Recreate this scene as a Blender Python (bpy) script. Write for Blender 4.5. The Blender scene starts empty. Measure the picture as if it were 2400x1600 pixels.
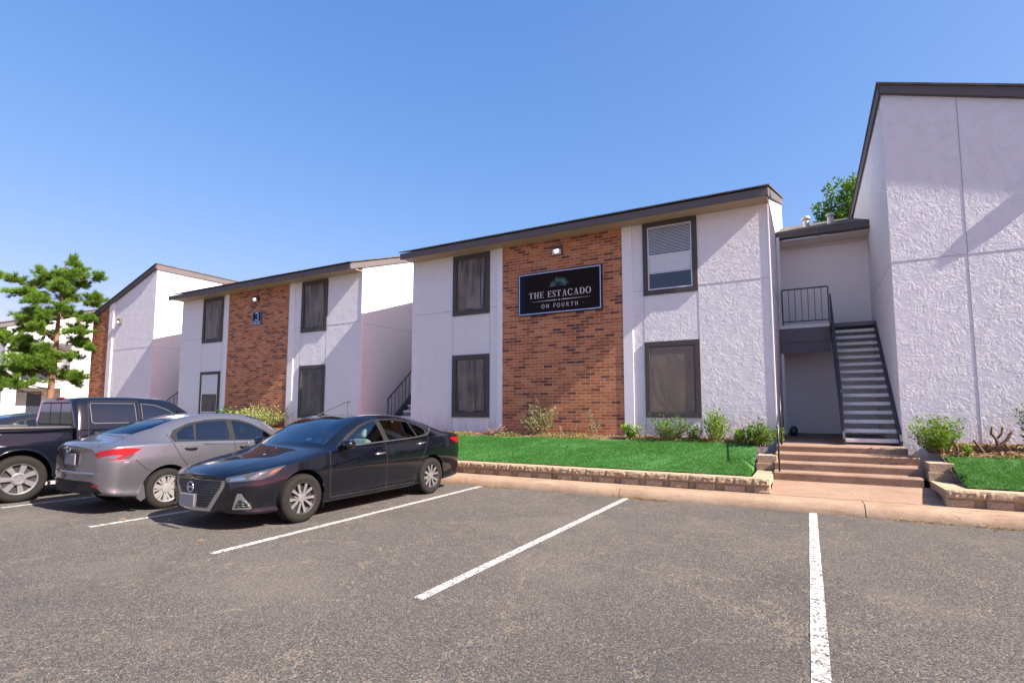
import bpy, bmesh, math, random
import numpy as np
from mathutils import Vector, Matrix
R = math.radians
scene = bpy.context.scene
COL = scene.collection
PI = math.pi

# ------------------------------------------------------------------ helpers
class MB:
    """collects shapes for ONE mesh object"""
    def __init__(s): s.v = []; s.f = []; s.sm = []
    def add(s, vs, fs, smooth=False):
        o = len(s.v); s.v += [tuple(map(float, p)) for p in vs]
        s.f += [tuple(i + o for i in f) for f in fs]; s.sm += [smooth] * len(fs); return s
    def box(s, x0, x1, y0, y1, z0, z1):
        return s.add([(x0,y0,z0),(x1,y0,z0),(x1,y1,z0),(x0,y1,z0),(x0,y0,z1),(x1,y0,z1),(x1,y1,z1),(x0,y1,z1)],
              [(0,3,2,1),(4,5,6,7),(0,1,5,4),(1,2,6,5),(2,3,7,6),(3,0,4,7)])
    def bar(s, a, b, w, h, up=(0,0,1)):
        a = Vector(a); b = Vector(b); d = (b-a).normalized(); u = Vector(up)
        if abs(d.dot(u)) > .98: u = Vector((0,1,0))
        r = d.cross(u).normalized(); u = r.cross(d)
        vs = []
        for p in (a, b):
            for (i, j) in ((-1,-1),(1,-1),(1,1),(-1,1)): vs.append(p + r*i*w/2 + u*j*h/2)
        return s.add(vs, [(3,2,1,0),(4,5,6,7),(0,1,5,4),(1,2,6,5),(2,3,7,6),(3,0,4,7)])
    def poly(s, pts): return s.add(pts, [tuple(range(len(pts)))])
    def prism_y(s, pts, y0, y1):
        """pts (x,z) counter-clockwise seen from -Y, extruded from y0 to y1 (y1>y0)"""
        n = len(pts)
        vs = [(x,y0,z) for x,z in pts] + [(x,y1,z) for x,z in pts]
        return s.add(vs, [tuple(range(n)), tuple(range(2*n-1,n-1,-1))] + [(i,i+n,(i+1)%n+n,(i+1)%n) for i in range(n)])
    def prism_x(s, pts, x0, x1):
        """pts (y,z) counter-clockwise seen from +X"""
        n = len(pts)
        vs = [(x1,y,z) for y,z in pts] + [(x0,y,z) for y,z in pts]
        return s.add(vs, [tuple(range(n)), tuple(range(2*n-1,n-1,-1))] + [(i,i+n,(i+1)%n+n,(i+1)%n) for i in range(n)])
    def prism_z(s, pts, z0, z1):
        n = len(pts)
        vs = [(x,y,z1) for x,y in pts] + [(x,y,z0) for x,y in pts]
        return s.add(vs, [tuple(range(n)), tuple(range(2*n-1,n-1,-1))] + [(i,i+n,(i+1)%n+n,(i+1)%n) for i in range(n)])
    def tube(s, pts, rad, n=8, cap=True):
        pts = [Vector(p) for p in pts]
        rads = rad if isinstance(rad, (list, tuple)) else [rad]*len(pts)
        vs = []; fs = []; u = None
        for i, p in enumerate(pts):
            d = (pts[min(i+1,len(pts)-1)] - pts[max(i-1,0)])
            d = d.normalized() if d.length > 1e-9 else Vector((0,0,1))
            if u is None:
                u = Vector((1,0,0)) if abs(d.x) < .9 else Vector((0,1,0))
            u = (u - d*u.dot(d)); u = u.normalized() if u.length > 1e-6 else d.orthogonal().normalized()
            w = d.cross(u)
            for k in range(n):
                a = 2*PI*k/n; vs.append(p + (u*math.cos(a) + w*math.sin(a))*rads[i])
        for i in range(len(pts)-1):
            for k in range(n):
                fs.append((i*n+k, i*n+(k+1)%n, (i+1)*n+(k+1)%n, (i+1)*n+k))
        s.add(vs, fs, True)
        if cap:
            o = len(s.v) - len(vs)
            s.f.append(tuple(o+k for k in range(n-1,-1,-1))); s.sm.append(False)
            e = o + (len(pts)-1)*n
            s.f.append(tuple(e+k for k in range(n))); s.sm.append(False)
        return s
    def lathe(s, prof, axis='x', n=32, c=(0,0,0), smooth=True):
        """prof: (along, radius) list"""
        vs = []; fs = []
        for (a, r) in prof:
            for k in range(n):
                t = 2*PI*k/n; p, q = r*math.cos(t), r*math.sin(t)
                vs.append((c[0]+a, c[1]+p, c[2]+q) if axis == 'x' else ((c[0]+p, c[1]+a, c[2]+q) if axis == 'y' else (c[0]+p, c[1]+q, c[2]+a)))
        for i in range(len(prof)-1):
            for k in range(n):
                fs.append((i*n+k, i*n+(k+1)%n, (i+1)*n+(k+1)%n, (i+1)*n+k))
        return s.add(vs, fs, smooth)
    def build(s, name, mat, parent=None, org=None, angle=None, bevel=0):
        me = bpy.data.meshes.new(name)
        v = s.v
        if org is None and parent is not None:
            p = parent
            while p.parent is not None: p = p.parent
            org = p.get('_o')
        if org is not None: v = [(a-org[0], b-org[1], c-org[2]) for a,b,c in v]
        me.from_pydata(v, [], s.f); me.update()
        me.polygons.foreach_set('use_smooth', s.sm)
        if angle: me.polygons.foreach_set('use_smooth', [True]*len(s.f)); me.set_sharp_from_angle(angle=R(angle))
        me.materials.append(mat)
        ob = bpy.data.objects.new(name, me); COL.objects.link(ob)
        if parent is not None: ob.parent = parent
        elif org is not None: ob.location = org
        if bevel:
            m = ob.modifiers.new('edge', 'BEVEL'); m.width = bevel; m.segments = 2; m.limit_method = 'ANGLE'
        return ob

def tag(o, label=None, cat=None, group=None, kind=None):
    if label: o['label'] = label
    if cat: o['category'] = cat
    if group: o['group'] = group
    if kind: o['kind'] = kind
    return o

def thing(name, label, cat, loc, group=None, rz=0):
    o = bpy.data.objects.new(name, None); COL.objects.link(o); o.location = loc; o.rotation_euler = (0,0,rz)
    o.empty_display_size = .2
    o['_o'] = [float(c) for c in loc]
    return tag(o, label, cat, group)

def copy_tree(o, parent=None):
    c = o.copy(); COL.objects.link(c)
    if parent is not None: c.parent = parent
    for ch in list(o.children): copy_tree(ch, c)
    return c

# ------------------------------------------------------------------ material nodes
class NT:
    def __init__(s, name):
        s.m = bpy.data.materials.new(name); s.m.use_nodes = True
        s.t = s.m.node_tree; s.t.nodes.clear()
        s.out = s.t.nodes.new('ShaderNodeOutputMaterial')
        s._pos = None
    def n(s, typ, ins=None, **kw):
        nd = s.t.nodes.new('ShaderNode' + typ)
        for k, v in kw.items(): setattr(nd, k, v)
        for k, v in (ins or {}).items(): s.put(nd.inputs[k], v)
        return nd
    def put(s, sock, v):
        if isinstance(v, bpy.types.NodeSocket): s.t.links.new(v, sock)
        elif isinstance(v, bpy.types.Node): s.t.links.new(v.outputs[0], sock)
        else:
            if isinstance(v, (tuple, list)) and len(v) == 3 and sock.type == 'RGBA': v = (*v, 1)
            sock.default_value = v
    def pos(s):
        if s._pos is None: s._pos = s.n('NewGeometry').outputs['Position']
        return s._pos
    def obj(s): return s.n('TexCoord').outputs['Object']
    def math(s, op, a, b=0., c=None, clamp=False):
        nd = s.n('Math', {0: a, 1: b}, operation=op, use_clamp=clamp)
        if c is not None: s.put(nd.inputs[2], c)
        return nd.outputs[0]
    def vmath(s, op, a, b=(0,0,0)):
        nd = s.n('VectorMath', {0: a}, operation=op)
        if op == 'SCALE': s.put(nd.inputs['Scale'], b)
        else: s.put(nd.inputs[1], b)
        return nd.outputs[0]
    def noise(s, vec, scale, detail=2., rough=.5, dist=0., typ=None):
        nd = s.n('TexNoise', {'Vector': vec, 'Scale': scale, 'Detail': detail, 'Roughness': rough, 'Distortion': dist})
        if typ: nd.noise_type = typ
        return nd
    def ramp(s, fac, stops, interp='LINEAR'):
        nd = s.n('ValToRGB', {0: fac}); cr = nd.color_ramp; cr.interpolation = interp
        while len(cr.elements) < len(stops): cr.elements.new(.5)
        for e, (p, c) in zip(cr.elements, stops):
            e.position = p
            e.color = (c, c, c, 1) if not isinstance(c, (tuple, list)) else (*c, 1)
        return nd.outputs[0]
    def mix(s, fac, a, b, mode='MIX'):
        nd = s.n('Mix', data_type='RGBA', blend_type=mode)
        s.put(nd.inputs[0], fac); s.put(nd.inputs[6], a); s.put(nd.inputs[7], b)
        return nd.outputs[2]
    def sep(s, v): return s.n('SeparateXYZ', {0: v}).outputs
    def comb(s, x=0., y=0., z=0.): return s.n('CombineXYZ', {0: x, 1: y, 2: z}).outputs[0]
    def bump(s, h, strength=.5, dist=.01, normal=None):
        nd = s.n('Bump', {'Height': h, 'Strength': strength, 'Distance': dist})
        if normal is not None: s.put(nd.inputs['Normal'], normal)
        return nd.outputs[0]
    def bsdf(s, color, rough=.6, metal=0., normal=None, spec=.5, **kw):
        b = s.n('BsdfPrincipled'); s.put(b.inputs['Base Color'], color); s.put(b.inputs['Roughness'], rough)
        s.put(b.inputs['Metallic'], metal); s.put(b.inputs['Specular IOR Level'], spec)
        if normal is not None: s.put(b.inputs['Normal'], normal)
        for k, v in kw.items(): s.put(b.inputs[k.replace('_', ' ')], v)
        s.t.links.new(b.outputs[0], s.out.inputs[0]); return b

def simple(name, color, rough=.5, metal=0., var=.12, scale=6., bump=0., bscale=60., spec=.5, coat=0., obj=False):
    t = NT(name); p = t.obj() if obj else t.pos()
    n = t.noise(p, scale, 4., .6)
    c = t.mix(n.outputs[0], tuple(x*(1-var) for x in color), tuple(min(1, x*(1+var)) for x in color))
    nm = None
    if bump: nm = t.bump(t.noise(p, bscale, 4., .6).outputs[0], bump, .004)
    kw = {}
    if coat: kw = dict(Coat_Weight=coat, Coat_Roughness=.03)
    t.bsdf(c, rough, metal, nm, spec, **kw)
    return t.m

def stucco_mat(name, base, strength):
    """hand-trowelled coat: short raised smears and ledges in every direction, over a fine sand finish"""
    t = NT(name); p = t.pos()
    w = t.noise(p, 5., 2.).outputs['Color']
    q = t.vmath('ADD', p, t.vmath('SCALE', t.vmath('SUBTRACT', w, (.5,.5,.5)), .16))
    def smear(vec, sc, seed, lo, hi):
        v = t.vmath('ADD', t.vmath('MULTIPLY', vec, sc), seed)
        n = t.noise(v, 1., 1.2, .45).outputs[0]
        return t.math('MULTIPLY', t.ramp(n, [(.40, 0.), (.535, .75), (.545, 0.), (.56, .0), (.60, .9), (.608, .15), (.7, .25)]),
                      t.ramp(t.noise(t.vmath('ADD', p, seed), 4.6, 3., .6).outputs[0], [(lo, 0.), (hi, 1.)]))
    h = t.math('ADD', smear(q, (26., 26., 8.), (3,1,4), .45, .60), smear(q, (8., 8., 25.), (8,2,6), .47, .60))
    rq = t.n('VectorRotate', {'Vector': q, 'Angle': .7}, rotation_type='Y_AXIS').outputs[0]
    h = t.math('ADD', h, smear(rq, (23., 23., 8.), (1,9,2), .48, .60))
    h = t.math('ADD', h, t.math('MULTIPLY', t.noise(q, 9., 4., .6).outputs[0], .45))
    h = t.math('ADD', h, t.math('MULTIPLY', t.noise(p, 42., 3., .6).outputs[0], .22))
    nm = t.bump(h, strength, .0075)
    z = t.sep(t.pos())[2]
    st = t.noise(t.vmath('MULTIPLY', t.pos(), (5., 5., .5)), 1., 4., .6).outputs[0]
    low = t.n('MapRange', {0: z, 1: .85, 2: 1.5, 3: 1., 4: 0.}).outputs[0]
    gr = t.math('MULTIPLY', low, t.ramp(st, [(.42, 0.), (.62, .55)]))
    c = t.mix(t.noise(p, 1.1, 3.).outputs[0], tuple(x*.94 for x in base), base)
    c = t.mix(gr, c, (base[0]*.66, base[1]*.57, base[2]*.48))
    streak = t.ramp(t.noise(t.vmath('MULTIPLY', t.pos(), (2.2, 2.2, .22)), 1., 5., .65).outputs[0], [(.56, 0.), (.75, .15)])
    c = t.mix(streak, c, (base[0]*.75, base[1]*.72, base[2]*.68))
    t.bsdf(c, .85, 0, nm, .25)
    return t.m

def brick_mat(name):
    t = NT(name); x, y, z = t.sep(t.pos())[:3]
    BW, BH, MO = .252, .0765, .010
    row = t.math('FLOOR', t.math('DIVIDE', z, BH))
    off = t.math('MULTIPLY', t.math('MODULO', row, 2.), .5)
    u = t.math('ADD', t.math('DIVIDE', t.math('ADD', x, 100.), BW), off)
    col = t.math('FLOOR', u)
    fu = t.math('MULTIPLY', t.math('FRACT', u), BW)
    fz = t.math('MULTIPLY', t.math('FRACT', t.math('DIVIDE', z, BH)), BH)
    du = t.math('MINIMUM', fu, t.math('SUBTRACT', BW, fu))
    dz = t.math('MINIMUM', fz, t.math('SUBTRACT', BH, fz))
    d = t.math('MINIMUM', du, dz)
    wob = t.math('MULTIPLY', t.math('SUBTRACT', t.noise(t.pos(), 45., 2.).outputs[0], .5), .006)
    d = t.math('ADD', d, wob)
    isb = t.n('MapRange', {0: d, 1: MO/2-.001, 2: MO/2+.0018, 3: 0., 4: 1.}).outputs[0]
    wn = t.n('TexWhiteNoise', {'Vector': t.comb(col, row, 1.)}, noise_dimensions='3D')
    wn2 = t.n('TexWhiteNoise', {'Vector': t.comb(row, col, 7.)}, noise_dimensions='3D')
    patch = t.noise(t.pos(), .9, 2.).outputs[0]
    sel = t.math('ADD', t.math('MULTIPLY', wn.outputs[0], .82), t.math('MULTIPLY', patch, .3))
    bc = t.ramp(sel, [(0.10, (.12,.052,.040)), (.25, (.19,.070,.044)), (.34, (.36,.125,.055)), (.52, (.48,.165,.064)), (.72, (.56,.205,.080)), (.9, (.62,.26,.115))])
    bc = t.mix(t.math('MULTIPLY', wn2.outputs[0], .25), bc, (.27,.11,.065))
    fine = t.noise(t.vmath('MULTIPLY', t.pos(), (60., 60., 160.)), 1., 3., .6).outputs[0]
    bc = t.mix(.45, bc, t.mix(1., bc, t.ramp(fine, [(.3, .45), (.7, 1.)]), 'MULTIPLY'))
    mort = t.mix(t.noise(t.pos(), 9., 3.).outputs[0], (.50,.31,.22), (.64,.43,.32))
    c = t.mix(isb, mort, bc)
    haze = t.ramp(t.noise(t.vmath('MULTIPLY', t.pos(), (1.2, 1.2, .5)), 1., 4., .6).outputs[0], [(.55, 0.), (.8, .35)])
    c = t.mix(haze, c, (.30,.19,.15))
    h = t.math('ADD', isb, t.math('MULTIPLY', fine, .35))
    h = t.math('ADD', h, t.math('MULTIPLY', wn2.outputs[0], .25))
    t.bsdf(c, .85, 0, t.bump(h, .55, .005), .25)
    return t.m

def asphalt_mat(name, paint=False):
    t = NT(name); p = t.pos()
    fine = t.noise(p, 165., 3., .7).outputs[0]
    mid = t.noise(p, 30., 4., .7).outputs[0]
    wv = t.vmath('ADD', p, t.vmath('SCALE', t.noise(p, 40., 2.).outputs['Color'], .02))
    vor = t.n('TexVoronoi', {'Vector': t.vmath('MULTIPLY', wv, (115., 155., 100.)), 'Scale': 1.}, feature='F1')
    sp = t.n('TexWhiteNoise', {'Vector': vor.outputs['Position']}, noise_dimensions='3D').outputs[0]
    stone = t.ramp(sp, [(0., (.012,.012,.013)), (.35, (.042,.040,.039)), (.62, (.095,.088,.081)), (.82, (.170,.153,.135)), (.95, (.27,.24,.205)), (1., (.38,.34,.29))])
    c = t.mix(t.ramp(fine, [(.38, 0.), (.66, 1.)]), (.022,.022,.023), (.175,.157,.140))
    c = t.mix(.64, c, stone)
    big = t.noise(p, .55, 5., .62).outputs[0]
    c = t.mix(t.ramp(big, [(.50, 0.), (.74, .50)]), c, t.mix(fine, (.115,.099,.083), (.26,.228,.188)))
    dark = t.noise(t.vmath('ADD', p, (31, 8, 0)), .38, 4., .6).outputs[0]
    c = t.mix(t.ramp(dark, [(.54, 0.), (.76, .42)]), c, (.030,.030,.032))
    sand = t.noise(t.vmath('MULTIPLY', wv, (34., 80., 1.)), 1., 4., .7).outputs[0]
    sm = t.math('MULTIPLY', t.ramp(sand, [(.55, 0.), (.63, 1.)]), t.ramp(t.noise(p, 1.1, 3.).outputs[0], [(.35, .15), (.62, .85)]))
    c = t.mix(sm, c, (.20,.165,.125))
    # cracks
    w = t.vmath('ADD', p, t.vmath('SCALE', t.vmath('SUBTRACT', t.noise(p, 2.3, 4., .7).outputs['Color'], (.5,.5,.5)), .75))
    def net(sc, wid, seed, lo):
        d = t.n('TexVoronoi', {'Vector': t.vmath('ADD', w, seed), 'Scale': sc}, feature='DISTANCE_TO_EDGE').outputs['Distance']
        return t.math('MULTIPLY', t.math('SUBTRACT', 1., t.math('MULTIPLY', d, wid), clamp=True), t.ramp(t.noise(t.vmath('ADD', p, seed), .8, 3.).outputs[0], [(lo, 0.), (lo+.1, 1.)]))
    cm = t.math('MAXIMUM', net(.75, 75., (0,0,0), .36), t.math('MULTIPLY', net(2.1, 42., (5,9,0), .46), .85))
    cm = t.math('MULTIPLY', cm, t.ramp(t.noise(p, 30., 3., .6).outputs[0], [(.36, .1), (.52, 1.)]))
    c = t.mix(t.math('MULTIPLY', cm, .72), c, (.27,.22,.165))
    oil = t.n('TexVoronoi', {'Vector': t.vmath('MULTIPLY', t.vmath('ADD', p, t.vmath('SCALE', t.noise(p, 6., 3.).outputs['Color'], .12)), (.55, .5, 0.)), 'Scale': 1.}, feature='F1').outputs['Distance']
    c = t.mix(t.math('MULTIPLY', t.ramp(oil, [(.05, .75), (.13, 0.)]), t.ramp(fine, [(.3, .3), (.6, 1.)])), c, (.016,.016,.017))
    h = t.math('ADD', t.math('MULTIPLY', fine, .7), t.math('MULTIPLY', mid, 1.3))
    h = t.math('ADD', h, t.math('MULTIPLY', sp, .5))
    h = t.math('SUBTRACT', h, cm)
    nm = t.bump(h, .9, .014)
    if paint:
        wear = t.noise(p, 75., 4., .75).outputs[0]
        wear2 = t.noise(p, 21., 4., .6).outputs[0]
        k = t.ramp(t.math('ADD', t.math('MULTIPLY', wear, .65), t.math('MULTIPLY', wear2, .45)), [(.47, 1.), (.535, 0.)])
        k = t.math('SUBTRACT', 1., k)
        k = t.ramp(t.math('ADD', t.math('MULTIPLY', wear, .65), t.math('MULTIPLY', wear2, .45)), [(.50, 0.), (.545, 1.)])
        pc = t.mix(t.noise(p, 14., 3.).outputs[0], (.50,.46,.43), (.72,.70,.68))
        c = t.mix(k, c, pc)
    t.bsdf(c, .88, 0, nm, .3)
    return t.m

def concrete_mat(name, a, b, scale=3., crack=False, rough=.85, bump=.35):
    t = NT(name); p = t.pos()
    n1 = t.noise(p, scale, 6., .65).outputs[0]; n2 = t.noise(p, scale*22, 4., .7).outputs[0]
    c = t.mix(t.ramp(n1, [(.3, 0.), (.7, 1.)]), a, b)
    c = t.mix(t.math('MULTIPLY', t.ramp(n2, [(.45, 0.), (.75, 1.)]), .35), c, tuple(x*.55 for x in a))
    st = t.noise(t.vmath('MULTIPLY', p, (1.5, 8., 8.)), 1., 5., .7).outputs[0]
    c = t.mix(t.ramp(st, [(.52, 0.), (.68, .5)]), c, tuple(x*.55 for x in a))
    c = t.mix(t.ramp(t.noise(p, scale*7, 5., .7).outputs[0], [(.56, 0.), (.68, .5)]), c, tuple(x*.5 for x in a))
    h = t.math('ADD', n2, t.math('MULTIPLY', t.noise(p, scale*4, 4.).outputs[0], .8))
    t.bsdf(c, rough, 0, t.bump(h, bump, .008), .3)
    return t.m

def block_mat(name):
    t = NT(name); p = t.pos()
    a, b = (.34,.24,.155), (.47,.355,.24)
    n1 = t.noise(p, 2.2, 4., .6).outputs[0]; n2 = t.noise(p, 70., 4., .7).outputs[0]
    c = t.mix(n1, a, b)
    c = t.mix(t.math('MULTIPLY', t.ramp(n2, [(.45, 0.), (.7, 1.)]), .45), c, tuple(x*.55 for x in a))
    nz = t.math('ABSOLUTE', t.sep(t.n('NewGeometry').outputs['Normal'])[1])
    h = t.math('ADD', t.math('MULTIPLY', t.noise(p, 22., 4., .6).outputs[0], 1.), t.math('MULTIPLY', n2, .3))
    t.bsdf(c, .9, 0, t.bump(h, t.math('ADD', t.math('MULTIPLY', nz, .8), .15), .02), .25)
    return t.m

def leaf_mat(name, a, b, dry=None, trans=.25, patch=False):
    t = NT(name); g = t.n('NewGeometry')
    rnd = g.outputs['Random Per Island']
    c = t.mix(rnd, a, b)
    if patch:
        pn = t.noise(t.pos(), 1.4, 4., .6).outputs[0]
        c = t.mix(t.ramp(pn, [(.44, 0.), (.70, .45)]), c, (.11,.28,.07)); c = t.mix(t.ramp(t.noise(t.pos(), 3.3, 3.).outputs[0], [(.62, 0.), (.76, .4)]), c, (.14,.18,.055))
    if dry: c = t.mix(t.ramp(t.math('FRACT', t.math('MULTIPLY', rnd, 7.31)), [(dry[1]-.02, 1.), (dry[1], 0.)]), c, dry[0])
    bs = t.bsdf(c, .6, 0, None, .12)
    tr = t.n('BsdfTranslucent', {0: t.mix(.5, c, (.16,.22,.03))})
    mx = t.n('MixShader', {0: trans, 1: bs.outputs[0], 2: tr.outputs[0]})
    t.t.links.new(mx.outputs[0], t.out.inputs[0])
    return t.m

def shingle_mat(name):
    t = NT(name); x, y, z = t.sep(t.pos())[:3]
    row = t.math('FLOOR', t.math('DIVIDE', y, .14)); col = t.math('FLOOR', t.math('ADD', t.math('DIVIDE', x, .3), t.math('MULTIPLY', row, .37)))
    wn = t.n('TexWhiteNoise', {'Vector': t.comb(col, row, 2.)}, noise_dimensions='3D').outputs[0]
    c = t.mix(wn, (.06,.05,.045), (.13,.11,.095))
    c = t.mix(.4, c, t.mix(t.noise(t.pos(), 120., 2.).outputs[0], (.03,.03,.03), (.2,.18,.16)))
    h = t.math('FRACT', t.math('DIVIDE', y, .14))
    t.bsdf(c, .95, 0, t.bump(h, .5, .01), .2)
    return t.m

def screen_mat(name, base, wr=1., sheen=.35):
    """sagging woven sun screen: dark taupe mesh with folds"""
    t = NT(name); p = t.pos()
    q = t.vmath('ADD', p, t.vmath('SCALE', t.noise(p, 1.3, 2.).outputs['Color'], .8))
    f = t.noise(t.vmath('MULTIPLY', q, (2.6, 2.6, .9)), 1., 2.5, .5, .6).outputs[0]
    fold = t.math('SUBTRACT', 1., t.math('MULTIPLY', t.math('ABSOLUTE', t.math('SUBTRACT', f, .5)), 6.), clamp=True)
    c = t.mix(t.noise(t.vmath('MULTIPLY', p, (1.4,1.4,.8)), 1., 2.).outputs[0], tuple(x*.45 for x in base), tuple(x*1.45 for x in base))
    h = t.math('ADD', t.math('MULTIPLY', fold, .5), t.noise(t.vmath('MULTIPLY', q, (1.6,1.6,1.1)), 1., 1.5).outputs[0])
    t.bsdf(c, sheen, 0, t.bump(h, .5*wr, .09), .55)
    return t.m

def paint_mat(name, color, rough=.25, metal=0., coat=1., dusty=(.035,.029,.025)):
    t = NT(name); p = t.obj()
    n = t.noise(p, 2.5, 4., .6).outputs[0]
    z = t.sep(p)[2]
    dust = t.math('MULTIPLY', t.ramp(t.noise(p, 9., 5., .7).outputs[0], [(.4, 0.), (.75, 1.)]), t.n('MapRange', {0: z, 1: .15, 2: .65, 3: .28, 4: .0}).outputs[0])
    c = t.mix(n, tuple(x*.95 for x in color), tuple(x*1.05 for x in color))
    c = t.mix(dust, c, dusty)
    rg = t.math('ADD', rough, t.math('MULTIPLY', dust, .4))
    b = t.bsdf(c, rg, metal, None, .15, Coat_Weight=coat, Coat_Roughness=t.math('ADD', .02, t.math('MULTIPLY', dust, .35)))
    return t.m

def glass_mat(name, tint, refl=1., base=.05):
    """tinted car glass: see-through by its tint, mirror by fresnel"""
    t = NT(name)
    tr = t.n('BsdfTransparent', {0: (*tint, 1)})
    gl = t.n('BsdfGlossy', {0: (.82*refl,.93*refl,1.*refl,1), 1: .01})
    fr = t.n('Fresnel', {0: 1.6})
    fac = t.math('ADD', t.math('MULTIPLY', fr.outputs[0], 1.), base, clamp=True)
    mx = t.n('MixShader', {0: fac, 1: tr.outputs[0], 2: gl.outputs[0]})
    t.t.links.new(mx.outputs[0], t.out.inputs[0])
    return t.m

def emit_mat(name, color, strength):
    t = NT(name); e = t.n('Emission', {0: (*color, 1), 1: strength}); t.t.links.new(e.outputs[0], t.out.inputs[0]); return t.m

# ------------------------------------------------------------------ the materials
WHITE = (.76,.735,.735)
M = {}
M['stucco'] = stucco_mat('trowelled_stucco', WHITE, .52)
M['plain'] = simple('painted_wall', WHITE, .85, var=.04, scale=2., bump=.12, bscale=40., spec=.25)
M['hall'] = simple('breezeway_paint', (.84,.78,.755), .85, var=.06, scale=1.5, bump=.12, bscale=50., spec=.25)
M['trim'] = simple('white_trim', (.78,.75,.745), .7, var=.05, scale=4., spec=.3)
M['brick'] = brick_mat('face_brick')
M['fascia'] = simple('fascia_paint', (.118,.103,.103), .65, var=.15, scale=3., spec=.25)
M['shingle'] = shingle_mat('shingles')
M['frame'] = simple('window_frame_paint', (.080,.068,.064), .65, var=.12, scale=5., spec=.25)
M['frieze'] = simple('frieze_paint', (.70,.60,.53), .8, var=.06, scale=3.)
M['soffit'] = simple('soffit_paint', (.40,.29,.22), .8, var=.06, scale=3.)
M['joint'] = simple('joint_grey', (.36,.35,.36), .9)  # even grey of the wall panel joints
M['screen'] = screen_mat('sun_screen', (.075,.056,.043), .7)
M['screen_dark'] = screen_mat('sun_screen_dark', (.032,.026,.022), 1.)
M['screen_gold'] = screen_mat('sun_screen_tan', (.165,.125,.092), .10, .42)
M['sash'] = simple('white_sash', (.62,.63,.65), .4)
M['pane'] = simple('dark_pane', (.035,.035,.055), .06, var=.1, spec=.8)
M['blind'] = simple('blind_slats', (.50,.52,.55), .5)
M['blind_gap'] = simple('blind_behind', (.055,.06,.085), .3)
M['metal'] = simple('black_rail_paint', (.022,.022,.026), .4, spec=.5)
M['darksteel'] = simple('stair_steel', (.045,.045,.055), .5)
M['tread'] = concrete_mat('tread_concrete', (.70,.65,.62), (.80,.76,.72), 4., bump=.2)
M['landing'] = simple('landing_paint', (.15,.135,.150), .6)
M['asphalt'] = asphalt_mat('asphalt')
M['line'] = asphalt_mat('road_paint', True)
M['curb'] = concrete_mat('curb_concrete', (.25,.168,.108), (.36,.26,.178), 2.5)
M['walk'] = concrete_mat('walk_concrete', (.245,.155,.105), (.315,.215,.150), 1.6, bump=.2)
M['steps'] = concrete_mat('step_concrete', (.235,.145,.095), (.32,.215,.150), 2.2, bump=.25)
M['hallfloor'] = concrete_mat('hall_floor', (.19,.125,.098), (.25,.17,.135), 2.)
M['block'] = block_mat('split_block')
M['soil'] = concrete_mat('bed_soil', (.105,.062,.038), (.185,.118,.072), 5., bump=1.)
M['grassbase'] = simple('turf', (.038,.145,.028), .9, var=.4, scale=5., bump=.6, bscale=90.)
M['grass'] = leaf_mat('grass_blade', (.030,.140,.026), (.070,.235,.044), trans=.35, patch=True)
M['bark'] = simple('bark', (.13,.075,.045), .9, var=.45, scale=14., bump=.8, bscale=30.)
M['bark_pine'] = simple('pine_bark', (.19,.10,.060), .9, var=.45, scale=9., bump=.9, bscale=22.)
M['twig'] = simple('dry_twig', (.20,.115,.065), .9, var=.4, scale=8., bump=.4)
M['lamp_case'] = simple('lamp_case', (.10,.085,.06), .4)
M['lamp_glass'] = emit_mat('lamp_lens', (1., .97, .9), 1.6)
M['sign_black'] = simple('sign_black', (.0135,.010,.0095), .8, spec=.12)
M['sign_navy'] = simple('sign_navy', (.004,.009,.035), .6, spec=.2)
M['sign_edge'] = simple('sign_edge', (.50,.60,.80), .4)
M['sign_text'] = simple('sign_text', (.62,.58,.56), .7, spec=.1)
M['sign_teal'] = simple('sign_teal', (.13,.22,.22), .7, spec=.1)
M['vent'] = simple('galvanised', (.40,.39,.37), .5, .4)

def curtain_mat(name, a, b):
    t = NT(name); p = t.pos()
    n = t.noise(t.vmath('MULTIPLY', p, (9., 9., .8)), 1., 3., .6).outputs[0]; n2 = t.noise(p, 1.6, 2.).outputs[0]
    c = t.mix(t.ramp(t.math('ADD', t.math('MULTIPLY', n, .6), t.math('MULTIPLY', n2, .5)), [(.35, 0.), (.75, 1.)]), a, b)
    t.bsdf(c, .45, 0, t.bump(n, .3, .03), .3); return t.m
M['curtain'] = curtain_mat('curtain_behind_screen', (.050,.040,.034), (.26,.215,.175))
M['curtain_dark'] = curtain_mat('curtain_dark_cloth', (.040,.034,.030), (.15,.128,.11))  # same cloth pattern in darker tones
M['dark_inside'] = simple('dark_behind_glass', (.028,.024,.022), .2, var=.3, scale=3.)
SKY_AIR, SKY_DUST, SKY_OZ, SKY_STR = .5, .8, 6., .15
SUN_STR, EXPOSURE = 4.5, 1.7
SKY_K = SKY_STR*2**EXPOSURE
# ------------------------------------------------------------------ world, sun, camera
SUN = Vector((1., -.07, .84)).normalized()
elev = math.asin(SUN.z); azim = math.atan2(SUN.x, SUN.y)      # clockwise from +Y
W = bpy.data.worlds.new('World'); scene.world = W; W.use_nodes = True
wt = W.node_tree; wt.nodes.clear()
sky = wt.nodes.new('ShaderNodeTexSky'); sky.sky_type = 'NISHITA'; sky.sun_disc = False
sky.sun_elevation = elev; sky.sun_rotation = azim
sky.air_density = SKY_AIR; sky.dust_density = SKY_DUST; sky.ozone_density = SKY_OZ; sky.altitude = 0
bg = wt.nodes.new('ShaderNodeBackground'); bg.inputs[1].default_value = SKY_STR
wo = wt.nodes.new('ShaderNodeOutputWorld')
sp_ = wt.nodes.new('ShaderNodeSeparateColor'); cb_ = wt.nodes.new('ShaderNodeCombineColor'); wt.links.new(sky.outputs[0], sp_.inputs[0])
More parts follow.
